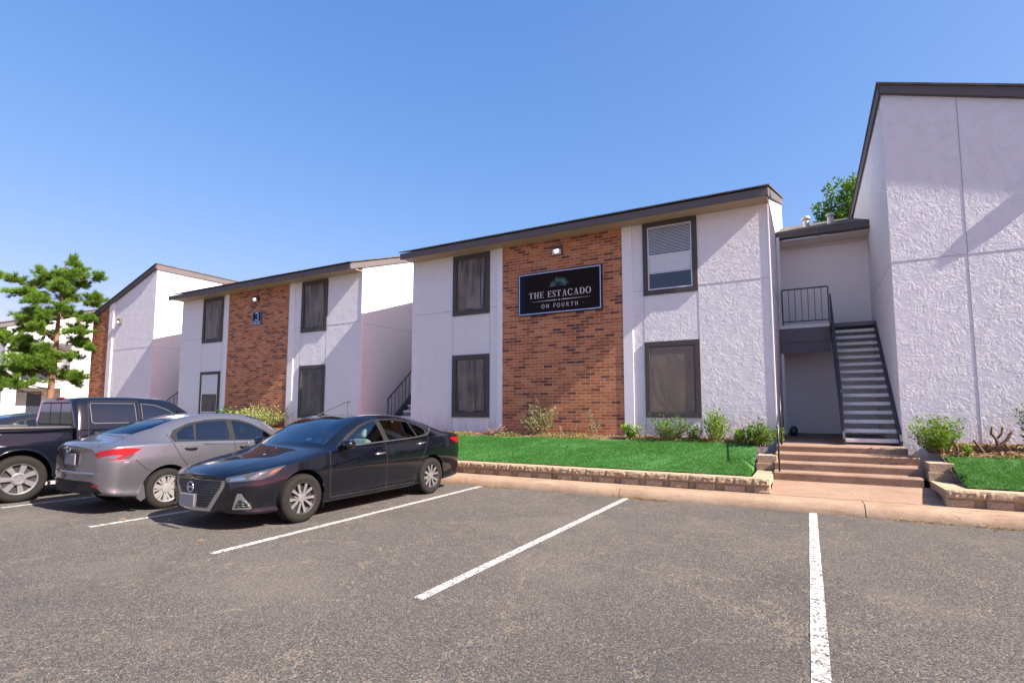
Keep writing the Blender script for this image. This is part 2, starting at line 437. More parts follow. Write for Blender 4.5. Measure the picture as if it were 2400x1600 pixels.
for ch, (a_, s_) in enumerate(((.0, .86), (1.06*SKY_K, 1.32), (1.46*SKY_K, 2.13))):      # soft shoulder: the haze near the horizon stays blue
    d_ = wt.nodes.new('ShaderNodeMath'); d_.operation = 'MULTIPLY_ADD'; d_.inputs[1].default_value = a_; d_.inputs[2].default_value = 1.; wt.links.new(sp_.outputs[ch], d_.inputs[0])
    q_ = wt.nodes.new('ShaderNodeMath'); q_.operation = 'DIVIDE'; wt.links.new(sp_.outputs[ch], q_.inputs[0]); wt.links.new(d_.outputs[0], q_.inputs[1])
    m_ = wt.nodes.new('ShaderNodeMath'); m_.operation = 'MULTIPLY'; m_.inputs[1].default_value = s_; wt.links.new(q_.outputs[0], m_.inputs[0]); wt.links.new(m_.outputs[0], cb_.inputs[ch])
wt.links.new(cb_.outputs[0], bg.inputs[0]); wt.links.new(bg.outputs[0], wo.inputs[0])
sl = bpy.data.lights.new('sun', 'SUN'); sl.energy = SUN_STR; sl.angle = R(.5); sl.color = (1., .93, .84)
so = bpy.data.objects.new('sun', sl); COL.objects.link(so); so.rotation_euler = SUN.to_track_quat('Z', 'Y').to_euler(); so.location = (20,-5,30)
cam = bpy.data.cameras.new('camera'); co = bpy.data.objects.new('camera', cam); COL.objects.link(co)
co.location = (0,0,1.48); co.rotation_euler = (R(90+5.05), 0, R(28.78))
cam.sensor_width = 36; cam.lens = 1241.7/2400*36; cam.shift_x = -.00525; cam.shift_y = .02058
cam.clip_start = .05; cam.clip_end = 2000
scene.camera = co
scene.view_settings.view_transform = 'Standard'; scene.view_settings.look = 'None'
scene.view_settings.exposure = EXPOSURE; scene.view_settings.gamma = 1

# ------------------------------------------------------------------ lettering (own strokes)
class Pen:
    """flat letters in the XZ plane, facing -Y, slightly raised"""
    def __init__(s, y, t=.004): s.mb = MB(); s.y = y; s.t = t
    def shape(s, pts):
        a = sum(pts[i][0]*pts[(i+1)%len(pts)][1]-pts[(i+1)%len(pts)][0]*pts[i][1] for i in range(len(pts)))
        if a < 0: pts = pts[::-1]
        s.mb.prism_y(pts, s.y-s.t, s.y)
    def rect(s, x0, z0, x1, z1): s.shape([(x0,z0),(x1,z0),(x1,z1),(x0,z1)])
    def stroke(s, path, wid):
        """path of points, width function of index 0..1"""
        n = len(path)
        for i in range(n-1):
            (x0,z0),(x1,z1) = path[i], path[i+1]
            def nrm(j):
                a = path[max(j-1,0)]; b = path[min(j+1,n-1)]; dx, dz = b[0]-a[0], b[1]-a[1]; l = math.hypot(dx,dz) or 1
                w = wid(j/(n-1))/2; return (-dz/l*w, dx/l*w)
            a, b = nrm(i), nrm(i+1)
            s.shape([(x0-a[0],z0-a[1]),(x1-b[0],z1-b[1]),(x1+b[0],z1+b[1]),(x0+a[0],z0+a[1])])
    def arc(s, cx, cz, rx, rz, a0, a1, thick, thin, n=14):
        path = [(cx+rx*math.cos(R(a0+(a1-a0)*i/n)), cz+rz*math.sin(R(a0+(a1-a0)*i/n))) for i in range(n+1)]
        s.stroke(path, lambda f: thin+(thick-thin)*abs(math.cos(R(a0+(a1-a0)*f)))**1.3)

def letter(P, ch, x, z, h, k=1.):
    """draws a serif capital at x with baseline z, height h; returns its advance"""
    T = .165*h*k; t = (.05 if k > .8 else .085)*h; sr = (.075 if k > .8 else .05)*h
    def stem(cx, w=T, z0=0, z1=1, serif=True):
        P.rect(x+cx-w/2, z+z0*h, x+cx+w/2, z+z1*h)
        if serif:
            for zz in (z0, z1):
                b = z+zz*h - (0 if zz == z0 else t)
                P.rect(x+cx-w/2-sr, b, x+cx+w/2+sr, b+t)
    def bar(x0, x1, zz): P.rect(x+x0, z+zz*h-t/2, x+x1, z+zz*h+t/2)
    def tick(x0, z0, z1): P.rect(x+x0-t/2, z+z0*h, x+x0+t/2, z+z1*h)
    if ch == 'T':
        w = .72*h; stem(w/2); P.rect(x, z+h-t, x+w, z+h); tick(t/2, .74, 1); tick(w-t/2, .74, 1); return w
    if ch == 'H':
        w = .82*h; stem(.16*h); stem(w-.16*h); bar(.16*h, w-.16*h, .5); return w
    if ch == 'E':
        w = .66*h; stem(.16*h); bar(.16*h, w, .975); bar(.16*h, w, .025); bar(.16*h, w*.75, .52)
        tick(w-t/2, .75, 1); tick(w-t/2, 0, .25); tick(w*.75, .40, .64); return w
    if ch == 'F':
        w = .62*h; stem(.16*h); bar(.16*h, w, .975); bar(.16*h, w*.78, .5); tick(w-t/2, .75, 1); tick(w*.78, .38, .62); return w
    if ch == 'S':
        w = .52*h
        path = [(w*.92,.78),(w*.84,.92),(w*.52,.985),(w*.2,.9),(w*.12,.74),(w*.25,.6),(w*.55,.48),(w*.82,.36),(w*.9,.22),(w*.76,.07),(w*.46,.015),(w*.16,.08),(w*.06,.24)]
        P.stroke([(x+a, z+b*h) for a, b in path], lambda f: t + (T*.95-t)*max(0, 1-abs(f-.5)/.34)**.7)
        tick(w*.95, .70, .97); tick(w*.05, .03, .30); return w
    if ch == 'A':
        w = .82*h; m = w*.5
        P.shape([(x+m-.02*h, z+h), (x+m+.07*h, z+h), (x+w-.07*h, z), (x+w-.07*h-T*1.1, z)])
        P.shape([(x+m-.02*h, z+h), (x+m+.03*h, z+.95*h), (x+.14*h+t, z), (x+.14*h, z)])
        bar(w*.27, w*.68, .32); P.rect(x, z, x+.3*h, z+t); P.rect(x+w-.32*h, z, x+w, z+t); return w
    if ch == 'C':
        w = .74*h; P.arc(x+w*.52, z+.5*h, w*.45, .475*h, 42, 318, T, t, 20); tick(w*.93, .68, .97); tick(w*.95, .1, .26); return w
    if ch == 'D':
        w = .80*h; stem(.16*h); P.arc(x+w*.4, z+.5*h, w*.5, .475*h, -90, 90, T, t, 14); bar(.16*h, w*.42, .975); bar(.16*h, w*.42, .025); return w
    if ch == 'O':
        w = .80*h; P.arc(x+w*.5, z+.5*h, w*.43, .475*h, 0, 360, T, t, 28); return w
    if ch == 'N':
        w = .86*h; stem(.15*h, t*1.3); stem(w-.12*h, t*1.3); P.shape([(x+.1*h, z+h), (x+.1*h+T*1.1, z+h), (x+w-.1*h, z), (x+w-.1*h-T*.9, z)]); return w
    if ch == 'U':
        w = .80*h; stem(.17*h, T, .3, 1); stem(w-.13*h, t*1.3, .3, 1)
        P.arc(x+(w+.04*h)/2, z+.33*h, (w-.3*h)/2, .305*h, 180, 360, T*.7, t, 12); return w
    if ch == 'R':
        w = .78*h; stem(.16*h); P.arc(x+w*.42, z+.735*h, w*.3, .24*h, -90, 90, T, t, 12); bar(.16*h, w*.44, .975); bar(.16*h, w*.44, .495)
        P.shape([(x+w*.42, z+.5*h), (x+w*.42+T, z+.5*h), (x+w, z), (x+w-T*1.1, z)]); return w
    return .34*h
def write(P, text, cx, z, h, gap, k=1.):
    Q = Pen(0); tot = sum(letter(Q, c, 0, 0, h, k)+gap for c in text)-gap
    x = cx - tot/2
    for c in text: x += letter(P, c, x, z, h, k)+gap
    return tot

# ------------------------------------------------------------------ apartment blocks
YF = 12.1; SL = .33; YB = 21.5
def ring(mb, x0, x1, z0, z1, w, y0, y1, wb=None, wt_=None):
    wb = wb or w; wt_ = wt_ or w
    mb.box(x0, x0+w, y0, y1, z0+wb, z1-wt_); mb.box(x1-w, x1, y0, y1, z0+wb, z1-wt_)
    mb.box(x0, x1, y0, y1, z0, z0+wb); mb.box(x0, x1, y0, y1, z1-wt_, z1); return mb

def sagged(x0, x1, z0, z1, y, seed, amp=.012, top=.0):
    """a slack sheet filling the frame, with soft folds"""
    rnd = random.Random(seed); n, m = 18, 24
    ph = [rnd.uniform(0, 6.28) for _ in range(6)]
    vs = []
    for j in range(m+1):
        for i in range(n+1):
            u, v = i/n, j/m
            b = math.sin(PI*u)*math.sin(PI*v)
            d = b*(math.sin(5*u+3*v+ph[0])+.6*math.sin(9*u-4*v+ph[1])+.5*math.sin(3*u+8*v+ph[2]))
            vs.append((x0+(x1-x0)*u, y-amp*d*.8-.006*b, z0+(z1-z0)*v*(1-top*math.sin(PI*u)*v)))
    fs = [(j*(n+1)+i, j*(n+1)+i+1, (j+1)*(n+1)+i+1, (j+1)*(n+1)+i) for j in range(m) for i in range(n)]
    mb = MB(); mb.add(vs, fs, True); return mb

def drape(x0, x1, z0, z1, y, seed):
    """hanging cloth with vertical folds and a wavy side"""
    rnd = random.Random(seed); n, m = 40, 20; ph = [rnd.uniform(0, 6.28) for _ in range(4)]; w = x1-x0; vs = []
    ea, eb = rnd.uniform(.06,.16)*w, rnd.uniform(.02,.10)*w
    for j in range(m+1):
        v = j/m
        la = x0+ea*(.6+.4*math.sin(3*v+ph[0]))*(1-.5*v); lb = x1-eb*(.6+.4*math.sin(4*v+ph[1]))
        for i in range(n+1):
            u = i/n
            vs.append((la+(lb-la)*u, y-.006*(math.sin(26*u+2*math.sin(2.2*v+ph[2])+ph[3])+.6*math.sin(11*u+ph[1]+1.5*v)), z0+(z1-z0)*v+(.02*math.sin(9*u+ph[0]) if j == 0 else 0)))
    mb = MB(); mb.add(vs, [(j*(n+1)+i, j*(n+1)+i+1, (j+1)*(n+1)+i+1, (j+1)*(n+1)+i) for j in range(m) for i in range(n)], True); return mb
def window(root, x0, x1, z0, z1, kind, seed, label=None):
    w = .115
    fr = ring(MB(), x0, x1, z0, z1, w, YF-.034, YF+.01).build('window', M['frame'], root, bevel=.004)
    if label: fr['label'] = label
    a0, a1, b0, b1 = x0+w, x1-w, z0+w, z1-w
    MB().box(a0, a1, YF-.006, YF+.004, b0, b1).build('pane', M['dark_inside' if kind.startswith('screen') else 'pane'], fr)
    if kind.startswith('screen'):
        ring(MB(), a0, a1, b0, b1, .022, YF-.022, YF-.006).build('screen_frame', M['frame'], fr)
        m = {'screen': 'screen', 'screen_dark': 'screen_dark', 'screen_gold': 'screen_gold'}[kind]
        if kind == 'screen_gold': sagged(a0+.022, a1-.022, b0+.022, b1-.022, YF-.016, seed, .0015).build('sun_screen', M[m], fr)
        elif kind == 'screen':
            drape(a0+.03, a1-.03, b0+.045, b1-.03, YF-.014, seed).build('curtain', M['curtain'], fr)
        else: sagged(a0+.022, a1-.022, b0+.022, b1-.022, YF-.016, seed, .012).build('sun_screen', M['curtain_dark'], fr)
    elif kind == 'blinds_open':                      # the upper right window: white sash, half-lowered blinds
        zm = b0+(b1-b0)*.54
        sb = ring(MB(), a0, a1, b0, b1, .028, YF-.024, YF-.006); sb.box(a0+.028, a1-.028, YF-.026, YF-.006, zm-.02, zm+.02)
        sb.build('sash', M['sash'], fr)
        s = MB(); z = b1-.05
        while z > zm+.03: s.bar((a0+.035, YF-.010, z), (a1-.035, YF-.010, z), .004, .015); z -= .034
        s.build('blind', M['blind'], fr)
        zl = b0+(b1-b0)*.27
        s = MB(); z = zm-.03
        while z > zl: s.bar((a0+.035, YF-.010, z), (a1-.035, YF-.010, z), .004, .0255); z -= .027
        s.box(a0+.035, a1-.035, YF-.014, YF-.007, zl-.02, zl).build('blind', M['sash'], fr)
    elif kind == 'blinds_low':                       # white blind above, dark insect screen below
        zm = b0+(b1-b0)*.51
        sb = ring(MB(), a0, a1, b0, b1, .024, YF-.024, YF-.006); sb.box(a0+.024, a1-.024, YF-.026, YF-.006, zm-.016, zm+.016)
        sb.build('sash', M['hall'], fr)
        s = MB(); z = b1-.04
        while z > zm+.02: s.bar((a0+.028, YF-.010, z), (a1-.028, YF-.010, z), .004, .026); z -= .0275
        s.build('blind', M['sash'], fr)
        ring(MB(), a0+.026, a1-.026, b0+.026, zm-.018, .014, YF-.02, YF-.007).build('screen_frame', M['sash'], fr)
        MB().box(a0+.04, a1-.04, YF-.012, YF-.0075, b0+.04, zm-.032).build('insect_screen', M['screen_dark'], fr)

def block_a(name, label, X0, X1, br, pl, pr, wins, jx):
    root = thing(name, label, 'apartment block', ((X0+X1)/2, 16., .4))
    z = lambda y: 5.83+SL*(y-11.55)
    wm = MB().prism_x([(YF,.2),(YB,.2),(YB,z(YB)),(YF,z(YF))], X0, X1)
    wm.build('wall', M['stucco'], root)
    MB().box(br[0], br[1], YF-.015, YF+.02, .5, 5.829).build('brick_panel', M['brick'], root)
    for (a, b) in (pl, pr): MB().box(a, b, YF-.030, YF+.02, .62, 5.829).build('trim_board', M['trim'], root, bevel=.003)
    for a in (X0, X1-.0): MB().box(a-.012, a+.012, YF-.012, YF+.09, .6, 5.829).build('corner_board', M['trim'], root)
    MB().box(X0-.02, X1+.02, 11.575, YF+.002, 5.83, 5.85).build('soffit', M['soffit'], root)
    fm = MB().box(X0-.05, X1+.05, 11.535, 11.573, 5.80, 5.965)
    fm.build('fascia', M['fascia'], root, bevel=.004)
    for a in (X0, X1):
        a0, a1 = (a-.05, a-.012) if a == X0 else (a+.012, a+.05)
        MB().prism_x([(11.574, 5.795),(YB+.1, 5.795+SL*(YB+.1-11.574)),(YB+.1, 5.975+SL*(YB+.1-11.574)),(11.574, 5.975)], a0, a1).build('rake_board', M['fascia'], root)
    zr = lambda y: 5.985+SL*(y-11.5)
    MB().prism_x([(11.50, zr(11.5)),(YB+.14, zr(YB+.14)),(YB+.14, zr(YB+.14)+.035),(11.50, zr(11.5)+.03)], X0-.075, X1+.075).build('roof', M['shingle'], root)
    for x in jx: MB().box(x-.005, x+.005, YF-.003, YF+.002, .75, 5.82).build('panel_joint', M['joint'], root)
    segs = [(X0, pl[0]), (pr[1], X1)]
    for a, b in segs: MB().box(a+.02, b-.01, YF-.0036, YF+.002, 4.234, 4.244).build('panel_joint', M['joint'], root)
    jb = MB().box(X1-.002, X1+.0036, YF+.1, YB-.1, 4.19, 4.20); jb.build('side_joint', M['joint'], root)
    for i, wd in enumerate(wins): window(root, *wd[:5], seed=i+int(abs(X0)*10), label=wd[5] if len(wd) > 5 else None)
    return root

block_a('apartment_block', 'white two-storey apartment block with big black name sign on its brick panel', -10.17, -.60,
    (-7.09,-3.78), (-7.255,-7.09), (-3.78,-3.545),
    [(-8.72,-7.50,4.09,5.80,'screen','dark framed upper window with hanging wrinkled screen'), (-8.72,-7.50,1.27,2.98,'screen'),
     (-3.28,-2.055,4.11,5.825,'blinds_open','dark framed upper window with white blinds'), (-3.28,-2.055,1.30,3.025,'screen_gold')], (-8.72,-7.50,-3.28,-2.055))
block_a('apartment_block', 'white two-storey apartment block with small blue 3 plate on its brick panel', -22.14, -12.25,
    (-19.07,-15.65), (-19.26,-19.07), (-15.65,-15.37),
    [(-20.71,-19.42,4.04,5.80,'screen'), (-20.69,-19.44,1.24,2.92,'blinds_low','narrow lower window with white blind'),
     (-15.03,-13.78,4.065,5.805,'screen','upper window with torn sagging screen'), (-15.035,-13.81,1.20,2.945,'screen_dark')], (-20.7,-19.43,-15.03,-13.79))

def block_b(label, xh, xl, zpk, br, tr, jz, jx=None, zmir=1):
    """shed roof falling sideways: high at xh, low at xl"""
    s = 1 if xl > xh else -1
    root = thing('apartment_block', label, 'apartment block', ((xh+xl)/2, 16., .4))
    K = .335
    zt = lambda x: zpk - K*abs(x-xh)
    def poly(a, b, lo, hi):
        p = [(a, zt(a)+lo), (b, zt(b)+lo), (b, zt(b)+hi), (a, zt(a)+hi)]
        return p if s > 0 else [p[1], p[0], p[3], p[2]]
    pts = [(xh,.2),(xl,.2),(xl,zt(xl)-.10),(xh,zt(xh)-.10)]
    if s < 0: pts = [pts[1], pts[0], pts[3], pts[2]]
    MB().prism_y(pts, YF, YB+.3).build('wall', M['stucco'], root)
    b0, b1 = br
    bp = [(b0,.5),(b1,.5),(b1,zt(b1)-.10),(b0,zt(b0)-.10)]
    MB().prism_y(bp, YF-.015, YF+.02).build('brick_panel', M['brick'], root)
    t0, t1 = tr
    MB().prism_y([(t0,.62),(t1,.62),(t1,zt(t1)-.10),(t0,zt(t0)-.10)], YF-.045, YF+.02).build('trim_board', M['trim'], root)
    xe = xl + s*.60
    MB().prism_y(poly(xh-s*.02, xe, -.11, .09), YF-.085, YF-.048).build('fascia', M['fascia'], root, bevel=.004)
    MB().prism_y(poly(xh-s*.02, xe, -.115, -.10), YF-.047, YF+.002).build('soffit', M['fascia'], root)
    MB().prism_y(poly(xh-s*.075, xe+s*.03, .095, .13), YF-.12, YB+.4).build('roof', M['shingle'], root)
    a0, a1 = sorted((xh-s*.006, xh-s*.05))
    MB().box(a0, a1, YF-.05, YB+.35, zpk-.16, zpk+.09).build('eave_board', M['fascia'], root)
    lo, hi = sorted((xh+s*.02, t0-.02 if s > 0 else t1+.02))
    MB().box(lo, hi, YF-.0036, YF+.002, jz-.005, jz+.005).build('panel_joint', M['joint'], root)
    for x in (jx or []): MB().box(x-.006, x+.006, YF-.003, YF+.002, .8, zt(x)-.12).build('panel_joint', M['joint'], root)
    a0, a1 = sorted((xh-s*.0036, xh+s*.001))
    MB().box(a0, a1, YF+.1, 15.9, jz-.006, jz+.006).build('side_joint', M['joint'], root)
    return root
block_b('tall white stucco apartment block at the stairs, roof falling away to the right', 1.485, 6.9, 7.74, (4.75, 6.9), (4.35, 4.75), 4.269, (2.62,))  # unseen trim board at right, placed for the shadow it throws on the stucco
block_b('white stucco apartment block with tall sloping roof and brick end beside the pine', -24.25, -29.55, 7.60, (-29.55,-28.0), (-28.0,-27.64), 4.14)

# far block with balconies, seen side on past the pine
XB = -39.5
fb = thing('apartment_block', 'far white apartment block with balconies behind the pine tree', 'apartment block', (XB-5, 17, .4))
zf = lambda y: 6.05+SL*(y-11.75)
def sidewall(y0, y1, z0, z1): return [(y0,z0),(y1,z0),(y1,z1),(y0,z1)]
wm = MB()
bal = [(12.7, 14.6)]
wm.prism_x([(YF,.2),(12.7,.2),(12.7,zf(12.7)),(YF,zf(YF))], XB-9, XB)
wm.prism_x([(15.15,.2),(YB,.2),(YB,zf(YB)),(15.15,zf(15.15))], XB-9, XB)
wm.box(XB-9, XB-1.3, 12.7, 15.15, .2, 6.2)
wm.prism_x([(12.7,5.45),(15.15,5.45),(15.15,zf(15.15)),(12.7,zf(12.7))], XB-1.3, XB)
wm.box(XB-1.3, XB, 12.7, 15.15, 2.75, 3.15)
wm.build('wall', M['plain'], fb)
MB().prism_x([(11.6, zf(11.6)-.02),(YB, zf(YB)-.02),(YB, zf(YB)+.24),(11.6, zf(11.6)+.24)], XB+.002, XB+.06).build('fascia', M['fascia'], fb)
MB().prism_x([(11.5, zf(11.5)+.25),(YB, zf(YB)+.25),(YB, zf(YB)+.30),(11.5, zf(11.5)+.30)], XB-9, XB+.12).build('roof', M['shingle'], fb)
MB().box(XB-9, XB-.05, 11.6, 11.64, 5.85, 6.2).build('eave_board', M['fascia'], fb)
g = MB(); g.box(XB-1.296, XB-1.28, 12.9, 14.3, .5, 2.55); dr = g.build('sliding_door', M['pane'], fb)
MB().box(XB-1.278, XB-1.27, 12.95, 13.6, .52, 2.5).build('door_blind', M['blind'], dr)
g = MB(); g.box(XB-1.296, XB-1.28, 13.3, 14.9, 3.2, 5.3); dr = g.build('sliding_door', M['pane'], fb)
g = MB(); g.box(XB-.06, XB-.02, 12.7, 15.15, 4.1, 4.15); g.box(XB-.06, XB-.02, 12.7, 15.15, 3.22, 3.26)
for i in range(17): g.box(XB-.05, XB-.03, 12.76+i*.145, 12.785+i*.145, 3.2, 4.1)
g.build('balcony_rail', M['metal'], fb)
MB().box(XB-.02, XB+.02, 14.75, 15.15, .4, 2.75).build('trim_board', M['hall'], fb)
MB().box(XB-.001, XB+.004, 15.3, YB, 3.62, 3.632).build('panel_joint', M['joint'], fb)

# ------------------------------------------------------------------ breezeways and their stairs
def breezeway(X0, X1, label, vis=True):
    root = thing('breezeway', label, 'breezeway', ((X0+X1)/2, 15.6, .7))
    MB().box(X0+.001, X1-.001, 16., 16.12, .5, 5.88).build('back_wall', M['hall'], root)
    MB().box(X0+.001, X1-.001, 15.38, 16.12, 5.90, 5.92).build('soffit', M['frieze'], root)
    MB().box(X0+.001, X1-.001, 15.965, 15.998, 5.80, 5.898).build('frieze', M['frieze'], root)
    gm = MB().prism_x([(15.24,5.96),(15.37,5.925),(15.37,6.075),(15.24,6.075)], X0+.012, X1-.002)
    gm.box(X0+.012, X1-.002, 15.225, 15.245, 6.05, 6.085); gm.build('gutter', M['fascia'], root)
    MB().prism_x([(15.26,6.09),(YB,6.09+SL*(YB-15.26)),(YB,6.13+SL*(YB-15.26)),(15.26,6.13)], X0+.004, X1-.004).build('roof', M['shingle'], root)
    ld = MB().box(X0+.002, X1-.002, 15.1, 16., 3.50, 3.60).build('landing', M['landing'], root)
    rim = MB().box(X0+.003, X0+1.12, 15.05, 15.098, 3.18, 3.52); rim.box(X0+.003, X0+1.12, 15.07, 15.098, 2.90, 3.18)
    rim.build('landing_beam', M['landing'], ld)
    MB().box(X0+.003, X0+1.12, 15.04, 15.098, 3.525, 3.61).build('landing_edge', M['hall'], ld)
    g = MB(); xa, xb = X0+.10, X0+1.12; y = 15.075
    g.bar((xa,y,4.53), (xb,y,4.53), .035, .03); g.bar((xa,y,3.70), (xb,y,3.70), .03, .025)
    for i in range(8): g.bar((xa+(xb-xa)*i/7, y, 3.6 if i in (0,7) else 3.70), (xa+(xb-xa)*i/7, y, 4.53), .028 if i in (0, 7) else .015, .028 if i in (0, 7) else .015)
    g.build('guard_rail', M['metal'], root)
    d = MB(); d.box(X0+.02, X0+.09, 15.10, 15.16, .82, 5.95); d.box(X0+.02, X0+.09, 15.02, 15.16, .80, .88); d.build('downspout', M['trim'], root)
    return root
def staircase(X0, label):
    xl, xr = X0+1.16, X0+2.058
    root = thing('staircase', label, 'staircase', ((xl+xr)/2, 13.5, .8))
    d = Vector((0, .207, .178)).normalized()
    a = Vector((0, 12.02, .86)); L = (15.12-12.02)/d.y
    for x in (xl, xr):
        b = a + d*L
        MB().bar((x, a.y, a.z-.03), (x, b.y, b.z-.03), .040, .24 if x == xl else .17).build('stringer', M['darksteel'], root)
    for i in range(15):
        y, z = 12.15+.207*i, .92+.178*i
        MB().box(xl+.024, xr-.024, y, y+.29, z-.070, z).build('tread', M['tread'], root, bevel=.006)
    g = MB(); top = .88
    p0 = Vector((xl, 12.12, .92)); p1 = Vector((xl, 15.07, 3.45))
    g.bar(p0+Vector((0,0,top)), p1+Vector((0,0,top)), .035, .03); g.bar(p0+Vector((0,0,.1)), p1+Vector((0,0,.1)), .03, .025)
    for i in range(20):
        f = i/19; p = p0.lerp(p1, f); w = .03 if i in (0, 19) else .014
        g.bar(p+Vector((0,0,-.1 if i in (0, 19) else .1)), p+Vector((0,0,top)), w, w)
    g.build('stair_rail', M['metal'], root)
    return root
breezeway(-.60, 1.485, 'open breezeway between the sign block and the tall stucco block')
staircase(-.60, 'open steel stairs with pale concrete treads beside the tall stucco block')
breezeway(-12.25, -10.17, 'shaded breezeway behind the black sedan, between the two brick fronted blocks')
staircase(-12.25, 'stairs with black railing behind the black sedan')
breezeway(-24.25, -22.14, 'shaded breezeway behind the dark pickup')
staircase(-24.25, 'stairs with black railing seen over the dark pickup')
for k, (x, y) in enumerate(((.14, 17.0), (.74, 16.9))):
    zb = 6.12+SL*(y-15.26)
    t = thing('roof_vent', ('left of the two metal vent caps on the breezeway roof', 'right metal vent cap on the breezeway roof, nearest the tall block')[k], 'roof vent', (x,y,zb-.05), 'vent caps on the breezeway roof')
    MB().lathe([(zb-.08,.085),(zb+.22,.08)], 'z', 16, (x,y,0)).build('pipe', M['vent'], t)
    MB().lathe([(zb+.20,.10),(zb+.22,.12),(zb+.27,.12),(zb+.31,.08),(zb+.32,.0)], 'z', 16, (x,y,0)).build('cap', M['vent'], t)

# ------------------------------------------------------------------ signs and wall lights
t = thing('name_sign', 'large black apartment name sign with agave emblem on brick wall', 'sign', (-5.425, YF-.015, 4.45))
x0, x1, z0, z1 = -6.575, -4.28, 3.895, 5.0
ysn = YF-.075
MB().box(x0+.012, x1-.012, ysn, YF-.016, z0+.012, z1-.012).build('board', M['sign_black'], t)
ring(MB(), x0, x1, z0, z1, .02, ysn-.006, YF-.018).build('frame', M['sign_navy'], t)
ring(MB(), x0+.021, x1-.021, z0+.021, z1-.021, .022, ysn-.004, ysn+.001).build('border', M['sign_edge'], t)
nv = MB(); nv.box(x0+.044, x0+.17, ysn-.002, ysn+.001, z0+.044, z1-.044)
nv.add([(x0+.172,ysn-.0022,z0+.044),(x1-.044,ysn-.0022,z0+.044),(x1-.044,ysn-.0022,z0+.10),(x1-.34,ysn-.0022,z0+.055),(x0+.172,ysn-.0022,z0+.095)], [(0,1,2,3,4)])
nv.build('navy_edge', M['sign_navy'], t)
cx = (x0+x1)/2 + .02
P = Pen(ysn-.001, .005)
write(P, 'THE ESTACADO', cx, 4.315, .165, .028, 1.)
zl = 4.235
P.shape([(cx-.86, zl), (cx-.09, zl-.010), (cx-.05, zl), (cx-.09, zl+.010)]); P.shape([(cx+.90, zl+.0), (cx+.09, zl+.010), (cx+.05, zl), (cx+.09, zl-.010)])
P.shape([(cx-.035, zl), (cx, zl-.018), (cx+.035, zl), (cx, zl+.018)])
P.mb.build('lettering', M['sign_text'], t)
P = Pen(ysn-.001, .004); write(P, 'ON FOURTH', cx+.01, 4.045, .105, .040, .78); P.rect(cx-.62, 4.10, cx-.60, 4.106); P.rect(cx+.63, 4.10, cx+.65, 4.106)
P.mb.build('lettering', M['sign_text'], t)
P = Pen(ysn-.001, .004); rnd = random.Random(4)
for i in range(46):
    a = R(-6 + 192*(i+.5)/46 + rnd.uniform(-2,2)); L = rnd.uniform(.70, 1.)*(.30 if abs(math.cos(a)) > .6 else .27); r0 = rnd.uniform(.05, .10)
    ca, sa = math.cos(a), math.sin(a)*.86
    w = .007
    P.shape([(cx+ca*r0-sa*w, 4.60+sa*r0+ca*w), (cx+ca*r0+sa*w, 4.60+sa*r0-ca*w), (cx+ca*L+sa*.002, 4.60+sa*L-ca*.002), (cx+ca*L-sa*.002, 4.60+sa*L+ca*.002)])
for i in range(15):
    a = R(8+164*(i+.5)/15); ca, sa = math.cos(a), math.sin(a); L = .14
    P.shape([(cx-sa*.012, 4.585+ca*.012), (cx+sa*.012, 4.585-ca*.012), (cx+ca*L, 4.585+sa*L)])
P.mb.build('agave_emblem', M['sign_teal'], t)

t = thing('number_sign', 'small navy plate with white number 3 on brick wall', 'sign', (-17.37, YF-.015, 4.77))
x0, x1, z0, z1 = -17.62, -17.115, 4.535, 5.0
MB().box(x0, x1, YF-.045, YF-.016, z0, z1).build('plate', M['sign_navy'], t)
ring(MB(), x0+.012, x1-.012, z0+.012, z1-.012, .012, YF-.048, YF-.044).build('border', M['sign_edge'], t)
P = Pen(YF-.046, .004); cx = (x0+x1)/2
for (cz, rz, a0, a1) in ((4.885, .062, -80, 155), (4.755, .072, -155, 80)):
    path = [(cx+.085*math.cos(R(a0+(a1-a0)*i/14)), cz+rz*math.sin(R(a0+(a1-a0)*i/14))) for i in range(15)]
    P.stroke(path, lambda f: .036)
P.mb.build('number', M['sign_edge'], t)
P = Pen(YF-.046, .003); rnd = random.Random(2)
for r in range(2):
    for i in range(9):
        if i == 4: P.rect(cx-.014, 4.632-r*.055, cx+.014, 4.640-r*.055); continue
        xx = cx-.19+i*.043; P.rect(xx, 4.615-r*.055, xx+.012, 4.655-r*.055); P.rect(xx+.018, 4.615-r*.055, xx+.028, 4.655-r*.055)
P.mb.build('small_text', M['sign_edge'], t)

def wall_light(x, z, y, label):
    t = thing('wall_light', label, 'wall light', (x, y, z), 'wall pack lights')
    m = MB(); w = .14
    m.prism_x([(y-.11,z+.02),(y-.07,z-.115),(y,z-.115),(y,z+.12),(y-.085,z+.12)], x-w, x+w); m.build('housing', M['lamp_case'], t, bevel=.01)
    n = Vector((0, -.135, -.07)).normalized()
    MB().add([(x-.12,y-.1145,z+.01),(x+.12,y-.1145,z+.01),(x+.12,y-.078,z-.112),(x-.12,y-.078,z-.112)], [(0,3,2,1)]).build('lens', M['sash'], t)
    MB().add([(x-.055,y-.117,z-.0),(x+.065,y-.117,z-.0),(x+.05,y-.099,z-.07),(x-.04,y-.099,z-.07)], [(0,3,2,1)]).build('bulb', M['lamp_glass'], t)
wall_light(-5.46, 5.51, YF-.015, 'wall light above the black name sign')
wall_light(-17.44, 5.48, YF-.015, 'wall light above the small number 3 plate')
wall_light(-27.05, 5.42, YF, 'wall light on the far stucco wall beside the narrow brick end')
wall_light(3.80, 5.44, YF, 'wall light on the tall stucco block, throwing a long slanting shadow')

